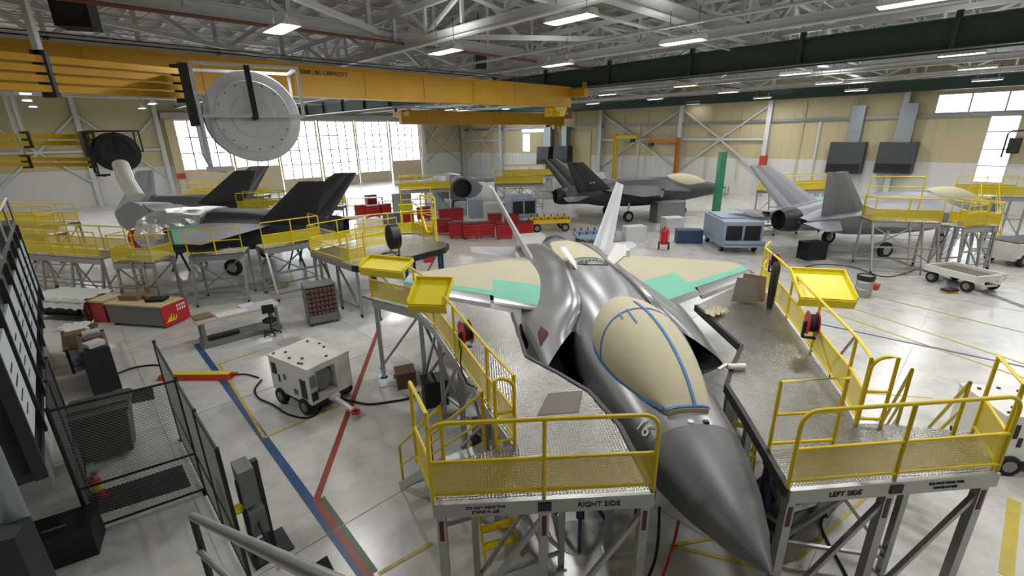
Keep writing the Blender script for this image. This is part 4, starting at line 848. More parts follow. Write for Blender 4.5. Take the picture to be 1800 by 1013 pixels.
# deck with the black fan
SD = thing('work_stand', 'grey deck on dark blue legs with yellow gates, carrying the black drum fan', 'work stand', (0, 0, 0))
D = [(-9.9, 15.3), (-7.65, 12.9), (-6.95, 12.6), (-4.5, 15.2), (-4.4, 16.0), (-6.2, 18.2), (-8.2, 17.4)]; zd = 2.15
m = MB(); m.prism(D, zd-.06, zd); m.build('deck', 'tread', SD)
for k, (p, q) in enumerate(((D[0], D[1]), (D[1], D[2]), (D[2], D[3]), (D[3], D[4]))): m = MB(); m.bar((p[0], p[1], zd-.12), (q[0], q[1], zd-.12), .07, .22); m.build('edge_beam', 'alu' if k == 0 else 'black', SD)
legs(SD, [(-9.6, 15.3), (-8.6, 14.2), (-7.6, 13.2)], zd-.06, .09, 'alu', caster=True); legs(SD, [(-6.9, 12.9), (-5.9, 13.9), (-4.75, 15.2), (-4.7, 15.9), (-6.2, 17.9), (-8.1, 17.2)], zd-.06, .12, 'blue_steel')
braces(SD, [((-6.9, 12.9, 2), (-5.9, 13.9, .2)), ((-5.9, 13.9, .2), (-4.75, 15.2, 2)), ((-9.6, 15.3, 1.9), (-8.6, 14.2, .3)), ((-8.6, 14.2, 1.9), (-7.6, 13.2, .3)), ((-9.6, 15.3, .4), (-7.6, 13.2, .4))], .06)
rail(SD, [D[0], (-8.1, 13.4)], zd, 1.07, 3, mesh=False); rail(SD, [(-8.1, 13.4), (-7.75, 13.05), (-7.3, 13.5)], zd, 1.07, 9); rail(SD, [D[0], D[6], D[5], (-5.0, 16.7)], zd, 1.07, 1.4); rail(SD, [(-8.0, 15.2), (-6.6, 16.6)], zd, 1.07, 1.4)
m = MB(); m.tube(arc_path((-5.6, 17.3, zd), (-4.9, 16.4, zd), 1.9, .1), .035, 8); m.tube([(-5.55, 17.25, zd+1.0), (-5.4, 17.0, zd+.4), (-5.25, 16.85, zd+.3), (-5.1, 16.7, zd+.4), (-4.95, 16.45, zd+1.0)], .05, 8); m.build('gate_frame', 'rail_yellow', SD)
FN = thing('drum_fan', 'black drum fan standing on the grey deck', 'fan', (-6.3, 14.0, zd), R(-62)); FN.scale = (1.25, 1.25, 1.25)
m = MB(); m.lathe((0, -.14, .62), [(.36, 0), (.38, .02), (.38, .26), (.36, .28), (.355, .26), (.355, .02)], 'Y', 28); m.build('shroud', 'black', FN)
m = MB()
for k in range(5): t = 2*PI*k/5; c, s = math.cos(t), math.sin(t); m.plate([(.05*c, -.03, .62+.05*s), (.33*math.cos(t-.3), -.06, .62+.33*math.sin(t-.3)), (.33*math.cos(t+.3), .06, .62+.33*math.sin(t+.3))], .012)
m.cyl((0, -.06, .62), (0, .12, .62), .07, 12); m.build('blade_rotor', 'dark_steel', FN)
for y in (-.15, .15):
    m = MB()
    for r_ in (.1, .2, .3): m.tube([(r_*math.cos(t), y, .62+r_*math.sin(t)) for t in [2*PI*k/20 for k in range(20)]], .006, 4, closed=True)
    for k in range(8): t = PI*k/8; m.bar((.36*math.cos(t), y, .62+.36*math.sin(t)), (-.36*math.cos(t), y, .62-.36*math.sin(t)), .009)
    m.build('guard_grille', 'black', FN)
m = MB(); m.tube([(-.4, 0, .62), (-.4, 0, .1), (-.4, -.3, .03), (-.4, .3, .03)], .02, 6); m.tube([(.4, 0, .62), (.4, 0, .1), (.4, -.3, .03), (.4, .3, .03)], .02, 6); m.bar((-.4, .0, .1), (.4, 0, .1), .03); m.build('stand', 'black', FN)
# ================================================================== EQUIPMENT ON THE FLOOR
def gv(px, py, z=0.0): v = at(px, py, z); return Vector((v.x, v.y, z))
PC = None
def power_cart(label, p, rz, text=None):            # long side along x, tow bar at +x
    T = thing('ground_power_cart', label, 'cart', p, rz)
    m = MB(); L, W_, z0, z1 = 1.62, 1.2, .34, 1.3; x0, x1, y0, y1 = -L/2, L/2, -W_/2, W_/2
    m.bx(x0, x1-.42, y0, y1, z0, z1); m.bx(x1-.42, x1, y0, y0+.2, z0, z1); m.bx(x1-.42, x1, y1-.45, y1, z0, z1); m.bx(x1-.42, x1, y0+.2, y1-.45, z1-.14, z1); m.bx(x1-.42, x1, y0+.2, y1-.45, z0, z0+.14); m.bx(x0-.015, x1+.015, y0-.015, y1+.015, z1-.03, z1+.02)
    m.build('body', 'cart_white', T)
    m = MB(); m.lathe((x1-.3, y0+.47, .82), [(0, -.1), (.3, -.1), (.31, -.06), (.2, -.04), (.12, .08), (.26, .1), (.28, .14), (.1, .15), (.06, .12), (0, .12)], 'X', 26); m.build('cable_drum', 'grey_steel', T)
    for (x, y, w2, h2, z, mt) in ((.55, y0-.006, .22, .5, .72, 'dark_steel'), (-.62, y0-.006, .2, .3, .98, 'black'), (.2, y0-.006, .16, .14, .55, 'grime'), (-.2, y0-.006, .1, .14, .85, 'grime'), (-.45, y0-.006, .07, .2, .75, 'black')):
        m = MB(); m.box((x, y, z), (w2, .014, h2)); m.build('panel', mt, T)
    for (y, z, h2, mt) in ((y0+.1, .95, .3, 'grey_steel'), (y0+.1, .55, .22, 'dark_steel'), (y1-.22, .85, .4, 'white_paint')): m = MB(); m.box((x1+.006, y, z), (.014, .16 if y < 0 else .34, h2)); m.build('panel', mt, T)
    for k, (x, y) in enumerate(((-.7, -.5), (-.5, -.3), (-.1, -.45), (.2, -.3), (.6, .1), (-.6, .4), (-.2, .48), (.1, .4), (.35, -.5), (.45, -.48))): m = MB(); m.cyl((x, y, z1+.02), (x, y, z1+.045), .035, 10); m.build('cap', 'dark_steel', T)
    for x in (-.5, .5):
        for y in (-1, 1): m = MB(); wheel(m, (0, 0, 0), .22, .15); w_ = m.build('wheel', ['rubber', 'grey_steel'], T); w_.location = (x, y*(W_/2-.02), .22); w_.rotation_euler.z = PI/2
    m = MB(); m.bar((x1-.1, 0, .3), (x1+.75, -.05, .16), .09); m.bar((x1-.1, .0, .3), (x1+.1, 0, .3), .25, .1); m.lathe((x1+.86, -.05, .13), [(.05, 0), (.11, 0), (.11, .05), (.05, .05), (.05, 0)], 'Z', 14, 1); m.build('tow_bar', ['cart_white', 'red'], T)
    m = MB(); m.bx(x0+.05, x1-.05, y0+.08, y1-.08, .2, .34); m.build('chassis', 'dark_steel', T)
    if text: lettering(text, .13, 'cart_number', 'text_black', T, (-.1, y0-.018, 1.05), (PI/2, 0, 0))
    return T
power_cart('white ground power cart with cable drum, standing inside the yellow floor square', (-7.5, 7.53, 0), math.radians(-36.4))
power_cart('white ground power cart numbered 081700, beyond the LEFT SIDE stand gate', (7.75, 3.75, 0), math.radians(-14), '081700')
def cable(pts, r, label, mt='rubber', cat='cable'):
    P = [Vector(p) for p in pts]; o = []
    for i in range(len(P)-1):
        a, b, c, d = P[max(i-1, 0)], P[i], P[i+1], P[min(i+2, len(P)-1)]
        for k in range(6): o.append(cat1(a, b, c, d, k/6))
    o.append(P[-1]); m = MB(); m.tube(o, r, 8); return tag(m.build('cable', mt), label, cat)
cz = .025
cable([gv(460, 668, cz), gv(448, 685, cz), gv(455, 700, cz), gv(480, 712, cz), gv(505, 728, cz), gv(540, 735, cz), gv(562, 722, cz), gv(566, 700, cz), gv(570, 680, .1)], .025, 'black cable looping round the near wheel of the white power cart')
cable([gv(590, 683, .1), gv(600, 700, cz), gv(620, 706, cz), gv(650, 711, cz), gv(690, 706, cz), gv(720, 700, cz), gv(735, 690, cz)], .03, 'black cable from the white power cart to the RIGHT SIDE stand')
cable([gv(412, 659, cz), gv(432, 658, cz), gv(455, 664, cz)], .02, 'short cable between the red ramp and the white power cart')
cable([gv(195, 662, cz), gv(230, 648, cz), gv(265, 642, cz), gv(287, 645, cz), gv(285, 658, cz)], .025, 'black cable curving across the floor left of the red ramp')
cable([gv(1620, 470, cz), gv(1560, 487, cz), gv(1500, 470, cz), gv(1440, 465, cz), gv(1400, 475, cz)], .02, 'thin dark cable lying across the floor before the silver stands')
T = thing('cable_ramp', 'red cable ramp with yellow top lying across the blue floor line', 'cable ramp', ((gv(283, 666)+gv(410, 662))/2), math.radians(-5)); m = MB()
m.add([(-1.05, -.2, 0), (1.05, -.2, 0), (1.05, .2, 0), (-1.05, .2, 0), (-1.0, -.1, .14), (1.0, -.1, .14), (1.0, .1, .14), (-1.0, .1, .14)], ((0,3,2,1), (0,1,5,4), (1,2,6,5), (2,3,7,6), (3,0,4,7))); m.build('base', 'red_paint', T); m = MB(); m.bx(-1.0, 1.0, -.1, .1, .14, .16); m.bx(.98, 1.2, -.05, .05, .1, .15, 1); m.build('cover', ['pad_yellow', 'red_paint'], T)
# long bench with stool
a, b = gv(360, 615), gv(497, 578); ba = math.atan2((b-a).y, (b-a).x); c = (a+b)/2+Vector((-math.sin(ba), math.cos(ba), 0))*.42; Lb = (b-a).length
T = thing('layout_table', 'long grey table with low dark plinth at the end of the blue floor line', 'table', c, ba); m = MB(); m.bx(-Lb/2, Lb/2, -.42, .42, .0, .16); m.build('plinth', 'cabinet', T); m = MB(); m.bx(-Lb/2-.05, Lb/2+.05, -.42, .42, .86, .93); m.build('top', 'bench_top', T)
for x in (-1, 1):
    for y in (-1, 1): m = MB(); m.bx(x*(Lb/2-.1)-.05, x*(Lb/2-.1)+.05, y*.34-.05, y*.34+.05, .16, .86); m.build('leg', 'cabinet', T)
def on(T, x, y, z): return T.matrix_basis @ Vector((x, y, z))
def loc(T, x, y, z): c, s = math.cos(T.rotation_euler.z), math.sin(T.rotation_euler.z); return T.location+Vector((c*x-s*y, s*x+c*y, z))
crate('flat brown board on the left end of the long grey table', loc(T, -1.0, .1, .93), ba+.1, (.5, .5, .05), 'cardboard', 'board', 'board')
crate('white paper sheet on the middle of the long grey table', loc(T, -.2, -.15, .93), ba, (.9, .45, .012), 'white_paint', 'paper', 'paper_sheet')
crate('purple and white binder on the long grey table', loc(T, .35, .2, .93), ba+.2, (.45, .3, .05), 'sheet', 'binder', 'binder'); crate('dark tool tray on the plinth under the long grey table', loc(T, -.55, -.1, .16), ba, (.9, .2, .1), 'black', 'tray', 'tray')
S = thing('work_stool', 'black wheeled stool beside the long grey table', 'stool', gv(474, 590)+Vector((.05, .1, 0)), .4)
m = MB(); m.lathe((0, 0, .48), [(0, 0), (.2, 0), (.23, .03), (.23, .09), (.2, .11), (0, .11)], 'Z', 20); m.build('seat', 'black', S); m = MB(); m.plate([(-.2, .22, .72), (.2, .22, .72), (.18, .26, 1.02), (-.18, .26, 1.02)], .06); m.bar((0, .15, .5), (0, .24, .75), .05, .02); m.build('backrest', 'black', S); m = MB(); m.cyl((0, 0, .12), (0, 0, .48), .03, 10); m.build('column', 'dark_steel', S)
for k in range(5): t = 2*PI*k/5; m = MB(); m.bar((0, 0, .12), (.28*math.cos(t), .28*math.sin(t), .08), .04); m.lathe((.28*math.cos(t)-.02, .28*math.sin(t), .035), [(0, 0), (.035, 0), (.035, .04), (0, .04)], 'X', 10); m.build('base_leg', 'black', S)
# bin cabinet
a, b, e = gv(527, 568), gv(547, 576), gv(595, 566); an = math.atan2((e-b).y, (e-b).x); cc = b+Vector((math.cos(an)*.5-math.sin(an)*.38, math.sin(an)*.5+math.cos(an)*.38, 0))
T = thing('parts_cabinet', 'grey steel cabinet with rows of brown bins, behind the white power cart', 'cabinet', cc, an); m = MB(); w_, dp, z0, z1 = 1.06, .76, .12, 1.5
m.bx(-w_/2, w_/2, -dp/2+.1, dp/2, z0, z1); m.bx(-w_/2, -w_/2+.04, -dp/2, -dp/2+.1, z0, z1); m.bx(w_/2-.04, w_/2, -dp/2, -dp/2+.1, z0, z1); m.bx(-w_/2, w_/2, -dp/2, -dp/2+.1, z1-.04, z1); m.bx(-w_/2, w_/2, -dp/2, -dp/2+.1, z0, z0+.3)
for k in range(1, 6): m.bx(-w_/2, w_/2, -dp/2, -dp/2+.1, z0+.3+k*.172-.012, z0+.3+k*.172+.012)
m.build('body', 'cabinet', T)
for r_ in range(6):
    for c_ in range(7): m = MB(); x = -w_/2+.1+c_*.143; z = z0+.32+r_*.172; m.add([(x-.055, -dp/2-.03, z), (x+.055, -dp/2-.03, z), (x+.055, -dp/2+.09, z), (x-.055, -dp/2+.09, z), (x-.055, -dp/2-.05, z+.07), (x+.055, -dp/2-.05, z+.07), (x+.055, -dp/2+.09, z+.12), (x-.055, -dp/2+.09, z+.12)], ((0,3,2,1), (4,5,6,7), (0,1,5,4), (1,2,6,5), (2,3,7,6), (3,0,4,7))); m.build('parts_bin', 'bin_brown', T)
for x in (-1, 1):
    for y in (-1, 1): m = MB(); wheel(m, (x*.45, y*.3, .06), .06, .04); m.build('caster', ['rubber', 'dark_steel'], T)
# red-ended desk with flames
a, b = gv(195, 572), gv(292, 579); an = math.atan2((b-a).y, (b-a).x); cc = (a+b)/2+Vector((-math.sin(an), math.cos(an), 0))*.48
T = thing('tool_desk', 'grey-sided desk with red end painted with yellow flames', 'desk', cc, an); Ld = (b-a).length
m = MB(); m.bx(-Ld/2, Ld/2-.06, -.46, .46, .1, .82); m.build('body', 'cabinet', T); m = MB(); m.bx(-Ld/2-.04, Ld/2, -.5, .5, .82, .88); m.build('top', 'tan_wall', T); m = MB(); m.bx(Ld/2-.06, Ld/2, -.47, .62, .06, .84); ep = m.build('end_panel', 'tool_red', T)
for q, (y, z, h_) in enumerate(((-.3, .2, .22), (-.2, .2, .32), (-.1, .2, .26), (0, .2, .2))):
    m = MB(); n = 8; pts = [(y+.07*math.sin(t*2.2)-.05*(1-t), z+h_*t) for t in [k/n for k in range(n+1)]]; L1 = [(Ld/2+.006, py-.05*(1-k/n), pz) for k, (py, pz) in enumerate(pts)]; L2 = [(Ld/2+.006, py+.05*(1-k/n), pz) for k, (py, pz) in enumerate(pts)]
    m.loft([[Vector(u), Vector(v)] for u, v in zip(L1, L2)], 0, False, False, False, False); m.build('flame_emblem', 'pad_yellow', ep)
for k in range(4):
    for z in (.5, .64): m = MB(); m.plate([(Ld/2+.006, .12+k*.1, z), (Ld/2+.006, .18+k*.1, z), (Ld/2+.006, .2+k*.1, z+.09), (Ld/2+.006, .14+k*.1, z+.09)], .004); m.build('stripe', 'text_white', ep)
for x in (-1, 1):
    for y in (-.38, .38): m = MB(); m.bx(x*(Ld/2-.15)-.04, x*(Ld/2-.15)+.04, y-.04, y+.04, 0, .1); m.build('foot', 'dark_steel', T)
crate('brown open carton on the red-ended desk', loc(T, -.55, .1, .88), an+.1, (.75, .5, .18)); crate('flat brown carton behind the open one on the red-ended desk', loc(T, -.1, .28, .88), an-.2, (.5, .3, .12)); crate('black tool case on the red-ended desk', loc(T, .55, .05, .88), an+.3, (.6, .4, .1), 'black', 'case', 'tool_case')
TC = None
def tool_chest(p, rz, label, s=1., grp='red tool chests on casters'):
    global TC
    if TC is None:
        TC = thing('tool_chest', label, 'tool chest', p, rz, grp); m = MB(); m.bx(-.5, .5, -.3, .32, .14, 1.0); m.build('body', 'tool_red', TC); m = MB(); m.bx(-.52, .52, -.33, .34, 1.0, 1.05); m.build('top', 'maroon', TC)
        for k in range(5): m = MB(); m.bx(-.47, .47, -.33, -.3, .18+.165*k, .32+.165*k); d = m.build('drawer', 'tool_red', TC); m = MB(); m.bx(-.4, .4, -.35, -.33, .285+.165*k, .305+.165*k); m.build('handle', 'maroon', d)
        for x in (-.4, .4):
            for y in (-.22, .24): m = MB(); wheel(m, (x, y, .07), .07, .05); m.build('caster', ['rubber', 'dark_steel'], TC)
        TC.scale = (s, s, s); return TC
    o = dup(TC, p, rz, label, grp); o.scale = (s, s, s); return o
row = [(781, 413), (803, 420), (828, 421), (856, 419), (887, 421), (924, 418)]
nm = ['first', 'second', 'third', 'fourth', 'fifth', 'sixth']
for k, (x, y) in enumerate(row): tool_chest(gv(x, y)+Vector((0, .3, 0)), .12, 'red tool chest, %s from the left in the front row by the tail' % nm[k], 1.0)
for k, (x, y) in enumerate([(783, 393), (803, 391), (870, 402), (900, 403)]): tool_chest(gv(x, y)+Vector((0, .3, 0)), .1, 'red tool chest, %s from the left in the row behind the front row' % nm[k], 1.0)
for k, (x, y, lab) in enumerate([(716, 397, 'red tool chest beside the blue box behind the grey deck'), (634, 383, 'red tool chest nearest the dark fins in the group below the windows'), (655, 384, 'red tool chest in the middle of the group below the windows'), (652, 362, 'red tool chest standing farthest back below the windows'), (676, 381, 'red tool chest at the right of the group below the windows'), (745, 388, 'red tool chest seen through the yellow tower legs')]): tool_chest(gv(x, y)+Vector((0, .3, 0)), .1+.2*k, lab, 1.0, None)
crate('blue storage box behind the grey deck with fan', gv(700, 398)+Vector((0, .4, 0)), .1, (.85, .6, 1.0), 'blue_bin'); crate('grey storage box left of the blue one behind the grey deck', gv(684, 400)+Vector((0, .4, 0)), .1, (.9, .6, 1.0), 'cabinet')
crate('red box on the floor under the grey deck', gv(753, 462)+Vector((0, .2, 0)), .3, (.55, .4, .7), 'tool_red')
for k, (x, y, s, mt, lab) in enumerate([(707, 378, (1.6, 1.0, 1.8), 'alu', 'silver cabinet behind the yellow tower'), (772, 372, (1.0, .8, 1.7), 'ac_blue', 'pale blue cabinet left of the unfinished grey body'), (836, 384, (1.3, 1.2, 1.5), 'ac_blue', 'pale blue cabinet under the round black opening'), (868, 384, (1.8, 1.2, 1.2), 'booth_white', 'white cabinet beside the pale blue one under the grey body'), (1117, 426, (1.3, .8, .95), 'booth_white', 'white crate with a dark panel behind the tall right fin'), (1177, 392, (2.2, 1.3, 1.5), 'cabinet', 'dark grey cabinet below the dark jet nose'), (1185, 410, (1.3, .9, 1.0), 'truss', 'pale cart box before the dark cabinet'), (1434, 458, (1.1, .8, .9), 'glass_dark', 'black crate under the tail of the mid grey jet')]):
    crate(lab, gv(x, y)+Vector((0, s[1]/2, 0)), .1, s, mt, 'cabinet' if 'cabinet' in lab else 'crate', 'storage_cabinet' if 'cabinet' in lab else 'crate')
bench('white bench cluttered with parts below the bright windows', gv(640, 366)+Vector((0, .5, 0)), .1, 3.5, .9, .95, 'white_paint', 'grey_steel'); bench('white bench left of the silver cabinet', gv(690, 372)+Vector((0, .5, 0)), .05, 2.6, .9, .95, 'white_paint', 'grey_steel')
crate('yellow parts box on the white bench left of the silver cabinet', gv(690, 372, .95)+Vector((.9, .9, 0)), .1, (1.1, .5, .4), 'pad_yellow')
# cooling units
def ac(label, p, rz, W_=2.1, L=3.4, h=1.75):
    T = thing('cooling_unit', label, 'cooling unit', p, rz); m = MB(); m.bx(-W_/2, W_/2, 0, L, .45, h); m.bx(-W_/2-.05, W_/2+.05, -.12, L+.05, .38, .5); m.bx(-W_/2+.15, W_/2-.15, L*.3, L*.95, h, h+.08); m.build('casing', 'ac_blue', T)
    m = MB(); m.bx(-W_/2-.05, W_/2+.05, -.35, -.1, .5, .58); m.bx(-W_/2-.05, W_/2+.05, -.35, -.29, .4, .75); m.build('bumper', 'ac_blue', T)
    for s in (-1, 1):
        m = MB(); c = s*W_*.235; m.bx(c-W_*.2, c+W_*.2, -.02, .0, .72, h-.22)
        for k in range(9): z = .76+(h-1.0)*k/8.5; m.bx(c-W_*.2, c+W_*.2, -.05, -.02, z, z+.03)
        m.build('louver', 'louver', T)
    for k in range(3): m = MB(); y = L*(.2+.3*k); m.bx(-W_/2-.015, -W_/2, y-.4, y+.4, .65, h-.2); m.build('side_panel', 'ac_blue', T)
    for x in (-1, 1):
        for y in (.5, L-.5): m = MB(); wheel(m, (x*(W_/2-.15), y, .22), .22, .16); m.build('wheel', ['rubber', 'grey_steel'], T)
    return T
ac('large blue-grey cooling unit standing behind the left wing tip', (11.45, 20.75, 0), math.radians(-8)); g = gv(928, 392); ac('blue-grey cooling unit standing behind the red tool chests', (g.x-.3, g.y, 0), math.radians(8), 2.0, 2.4, 1.9)
def flat_cart(label, p, rz, L, W_, h, deckm, framem, tow=True, rim=.1, wr=.24, stakes=0):
    T = thing('flat_cart', label, 'cart', p, rz); m = MB(); m.bx(-L/2+.05, L/2-.05, -W_/2+.05, W_/2-.05, h-.08, h); m.build('bed', deckm, T); m = MB()
    for a, b in (((-L/2, -W_/2), (L/2, -W_/2)), ((L/2, -W_/2), (L/2, W_/2)), ((L/2, W_/2), (-L/2, W_/2)), ((-L/2, W_/2), (-L/2, -W_/2))): m.bar((a[0], a[1], h), (b[0], b[1], h), .1, .16+rim)
    m.build('frame', framem, T)
    for x in (-1, 1):
        for y in (-1, 1): m = MB(); wheel(m, (0, 0, 0), wr, .16); o = m.build('wheel', ['rubber', 'grey_steel'], T); o.location = (x*(L/2-.3), y*(W_/2-.1), wr); o.rotation_euler.z = PI/2
    if tow: m = MB(); m.bar((-L/2, 0, h-.15), (-L/2-.35, 0, .5), .08); m.bar((-L/2-.3, 0, .5), (-L/2-.42, 0, h+.25), .07); m.bar((-L/2-.42, -.14, h+.3), (-L/2-.42, .14, h+.3), .05); m.bar((-L/2, -.4, .3), (-L/2, .4, .3), .08); m.build('tow_bar', framem, T)
    for k in range(stakes):
        for y in (-1, 1): m = MB(); x = -L/2+.1+(L-.2)*k/(stakes-1); m.bar((x, y*W_/2, h), (x, y*W_/2, h+.3), .06); m.build('stake', 'black', T)
    return T
flat_cart('white flat cart with brown bed by the floor drain', (17.55, 14.1, 0), math.radians(97), 2.0, 1.5, .62, 'grime', 'cart_white')
g = gv(968, 408); flat_cart('yellow flat trailer with black stakes behind the red tool chests', (g.x, g.y+.6, 0), .05, 2.6, 1.4, .75, 'orange', 'yellow', False, .1, .3, 6)
g = gv(1038, 428); flat_cart('blue flat rack cart between the tall fin and the dorsal hump', (g.x+.3, g.y+.4, 0), .05, 2.4, 1.3, .5, 'blue_bin', 'ac_blue', False, .05, .15, 6)
g = gv(935, 436); crate('white tow tractor body behind the left tail fin', (g.x, g.y+.5, .0), .2, (1.5, .9, .7), 'cart_white', 'tractor', 'tow_tractor', 'white_paint')
T = thing('tow_tractor', 'white tow tractor at the right edge behind the white flat cart', 'tractor', (23.9, 17.2, 0), math.radians(12)); m = MB(); m.bx(-1.6, 1.6, -.7, .7, .45, 1.15); m.bx(-1.6, 1.6, -.6, .6, .3, .45); m.build('body', 'cart_white', T); m = MB(); m.bx(-1.5, 1.5, -.6, .6, 1.15, 1.2); m.build('deck', 'dark_steel', T); m = MB(); m.bx(-.35, .35, -1.0, -.7, .4, .62); m.build('hitch_box', 'red_paint', T)
for x in (-1.0, .9):
    m = MB(); m.box((x+.1, -.706, .9), (.3, .012, .14)); m.build('marker_plate', 'pad_yellow' if x < 0 else 'dark_steel', T)
    for y in (-1, 1): m = MB(); wheel(m, (0, 0, 0), .34, .22); o = m.build('wheel', ['rubber', 'grey_steel'], T); o.location = (x, y*.62, .34); o.rotation_euler.z = PI/2
# wheeled extinguisher, drum, small things
g = gv(1168, 440); T = thing('wheeled_extinguisher', 'red wheeled fire extinguisher on the floor left of the large cooling unit', 'fire extinguisher', g+Vector((0, .2, 0)), -.3); m = MB(); m.lathe((0, 0, .3), [(0, 0), (.18, .02), (.2, .1), (.2, .75), (.16, .9), (.05, .98), (.05, 1.05), (0, 1.05)], 'Z', 18); m.build('cylinder', 'tool_red', T)
for x in (-.3, .24): m = MB(); wheel(m, (x+.03, -.05, .24), .24, .07); m.build('wheel', ['rubber', 'tool_red'], T)
m = MB(); m.tube([(-.22, .2, .3), (-.22, .25, 1.2), (.22, .25, 1.2), (.22, .2, .3)], .022, 8); m.tube([(0, 0, 1.3), (.1, -.1, 1.35), (.25, -.15, 1.1), (.25, -.15, .6)], .02, 6); m.build('handle', 'tool_red', T)
g = gv(1213, 428); crate('dark blue welding box right of the wheeled extinguisher', g+Vector((0, .3, 0)), -.2, (1.5, .8, .8), 'blue_steel', 'box', 'equipment_box')
g = gv(1515, 520); T = thing('waste_drum', 'silver drum with black liner on the floor before the silver stands', 'drum', g, 0); m = MB(); m.lathe((0, 0, 0), [(0, 0), (.29, 0), (.3, .03), (.29, .3), (.305, .32), (.29, .34), (.29, .6), (.305, .62), (.29, .64), (.29, .85), (0, .85)], 'Z', 24); m.build('barrel', 'alu', T); m = MB(); m.lathe((0, 0, .8), [(.3, -.12), (.32, 0), (.31, .09), (.26, .08), (.2, -.0), (0, -.02)], 'Z', 18); m.build('liner', 'black', T)
g = gv(1536, 508); crate('small red box on the floor beside the silver drum', g, .6, (.35, .3, .2), 'red_paint')
for (x, y, lab) in ((1519, 521, ''), (509, 600, ''), (1012, 945, '')): g = gv(x, y, .004); m = MB(); m.lathe((g.x, g.y, .0), [(0, 0), (.36, 0), (.36, .008), (0, .008)], 'Z', 28); m.lathe((g.x, g.y, .008), [(.3, 0), (.36, 0), (.36, .003), (.3, .003)], 'Z', 28, 1); struct('floor_hatch', m, ['line_yellow', 'joint'])
g = gv(1668, 514); crate('small brown and black battery box beside the white flat cart', g, .1, (.5, .3, .14), 'orange', 'box', 'battery_box', 'black')
m = MB(); m.tube([gv(1466, 637, .03), gv(1506, 588, .03)], .03, 8); tag(m.build('tow_rod', 'maroon'), 'dark red rod lying on the floor right of the LEFT SIDE stand', 'rod')
g = gv(500, 505); crate('small yellow box on the floor below the splayed silver legs', g, .1, (.5, .3, .22), 'tan_wall')
g = gv(700, 665); m = MB(); m.bx(-.55, .55, -.4, .4, .0, .03); tag(m.build('board', 'sheet', None, g, .25), 'pale grey board lying on the floor under the RIGHT SIDE stand', 'board'); m = MB(); m.bx(-.16, .1, -.06, .06, 0, .1); m.bx(.05, .25, -.03, .03, .03, .09); tag(m.build('hand_tool', 'black', None, g+Vector((.05, 0, .031)), .4), 'black power tool lying on the pale board', 'tool')
# under the stands: hoses, jacks, straps
def jack(p, label, h=1.3):
    T = thing('tripod_jack', label, 'jack', p, .3); m = MB(); m.cyl((0, 0, .25), (0, 0, h), .07, 12); m.cyl((0, 0, h), (0, 0, h+.12), .1, 12); m.build('ram', 'dark_steel', T)
    for k in range(3): t = 2*PI*k/3; m = MB(); m.bar((.05*math.cos(t), .05*math.sin(t), h*.75), (.5*math.cos(t), .5*math.sin(t), .03), .06); m.build('leg', 'blue_steel', T)
jack((-1.45, 2.7, 0), 'tripod jack under the nose beside the RIGHT SIDE stand', 1.2); jack((1.7, 2.6, 0), 'tripod jack under the LEFT SIDE stand deck', 1.2); jack((-3.2, 3.6, 0), 'tripod jack under the RIGHT SIDE stand stairs', 1.2)
g = Vector((2.4, 2.4, 0)); flat_cart('dark flat dolly under the LEFT SIDE stand', (2.3, 2.7, 0), .4, 1.7, .8, .4, 'glass_dark', 'dark_steel', False, .02, .12)
for (x, y, s, mt, lab) in ((-2.0, 4.6, (.5, .4, .5), 'black', 'black case on the floor under the RIGHT SIDE stand deck'), (-3.0, 5.5, (.6, .4, .4), 'cardboard', 'brown box on the floor under the RIGHT SIDE stand'), (-4.3, 7.0, (.6, .5, .7), 'dark_steel', 'dark box on the floor under the outer deck of the RIGHT SIDE stand'), (-5.2, 8.0, (.5, .5, .45), 'bin_brown', 'wooden crate on the floor under the far end of the RIGHT SIDE stand')): crate(lab, (x, y, 0), .3, s, mt)
cable([(-.62, 1.5, 1.55), (-.75, 1.2, .9), (-1.2, .9, .3), (-1.6, .6, .04), (-1.9, .4, .03)], .022, 'black cable hanging from the nose to the floor')
cable([(-.5, 1.15, 1.65), (-.62, 1.0, 1.35), (-.8, .85, .95), (-.95, .75, .6), (-1.3, .62, .25)], .02, 'red streamer hanging from the nose beside the RIGHT SIDE stand', 'red', 'streamer')
cable([(-.72, 1.9, 1.6), (-.85, 1.75, 1.2), (-.8, 1.7, .9)], .03, 'short red streamer hanging behind the long one', 'maroon', 'streamer')
cable([(1.6, .9, .03), (2.3, 1.2, .03), (2.7, 2.4, .03), (3.4, 3.0, .03), (3.1, 4.4, .03)], .02, 'dark cable on the floor under the LEFT SIDE stand')
# ================================================================== LEFT FOREGROUND: booth, cage, stair rail
a_q, b_q = Vector((-11.61, 4.58, 0)).dot(AX), Vector((-11.61, 4.58, 0)).dot(BX)
# in room axes: x = b, y = a
def rmb(mb, name, mt, par): return mb.build(name, mt, par)
BO = thing('office_booth', 'white office booth with dark glazing at the left edge', 'booth', rw(a_q, b_q), ROOM); Lw, Ww, zl, zt = 8.6, 5.0, 2.0, 4.3
m = MB(); m.bx(-.1, 0, 0, Lw, 0, zl); m.bx(-Ww, -.1, 0, .1, 0, zl); m.bx(-.05, .03, 0, Lw, zl-.1, zl); m.build('lower_wall', 'booth_white', BO)
yu0, yu1, xo = -3.2, 7.6, .33; nb = 7; bay = (yu1-yu0)/nb
m = MB(); m.bx(-Ww, xo, yu0, yu1, zt, zt+.15); m.build('roof', 'dark_steel', BO); m = MB(); m.bx(-Ww, xo, yu0, yu1, zl, zl+.12); m.build('overhang_floor', 'dark_steel', BO)
m = MB(); m.bx(xo-.08, xo-.02, yu0, yu1, zl+.12, zt); m.bx(-Ww, xo-.1, yu0, yu0+.06, zl+.12, zt); m.build('glazing', 'glass_dark', BO)
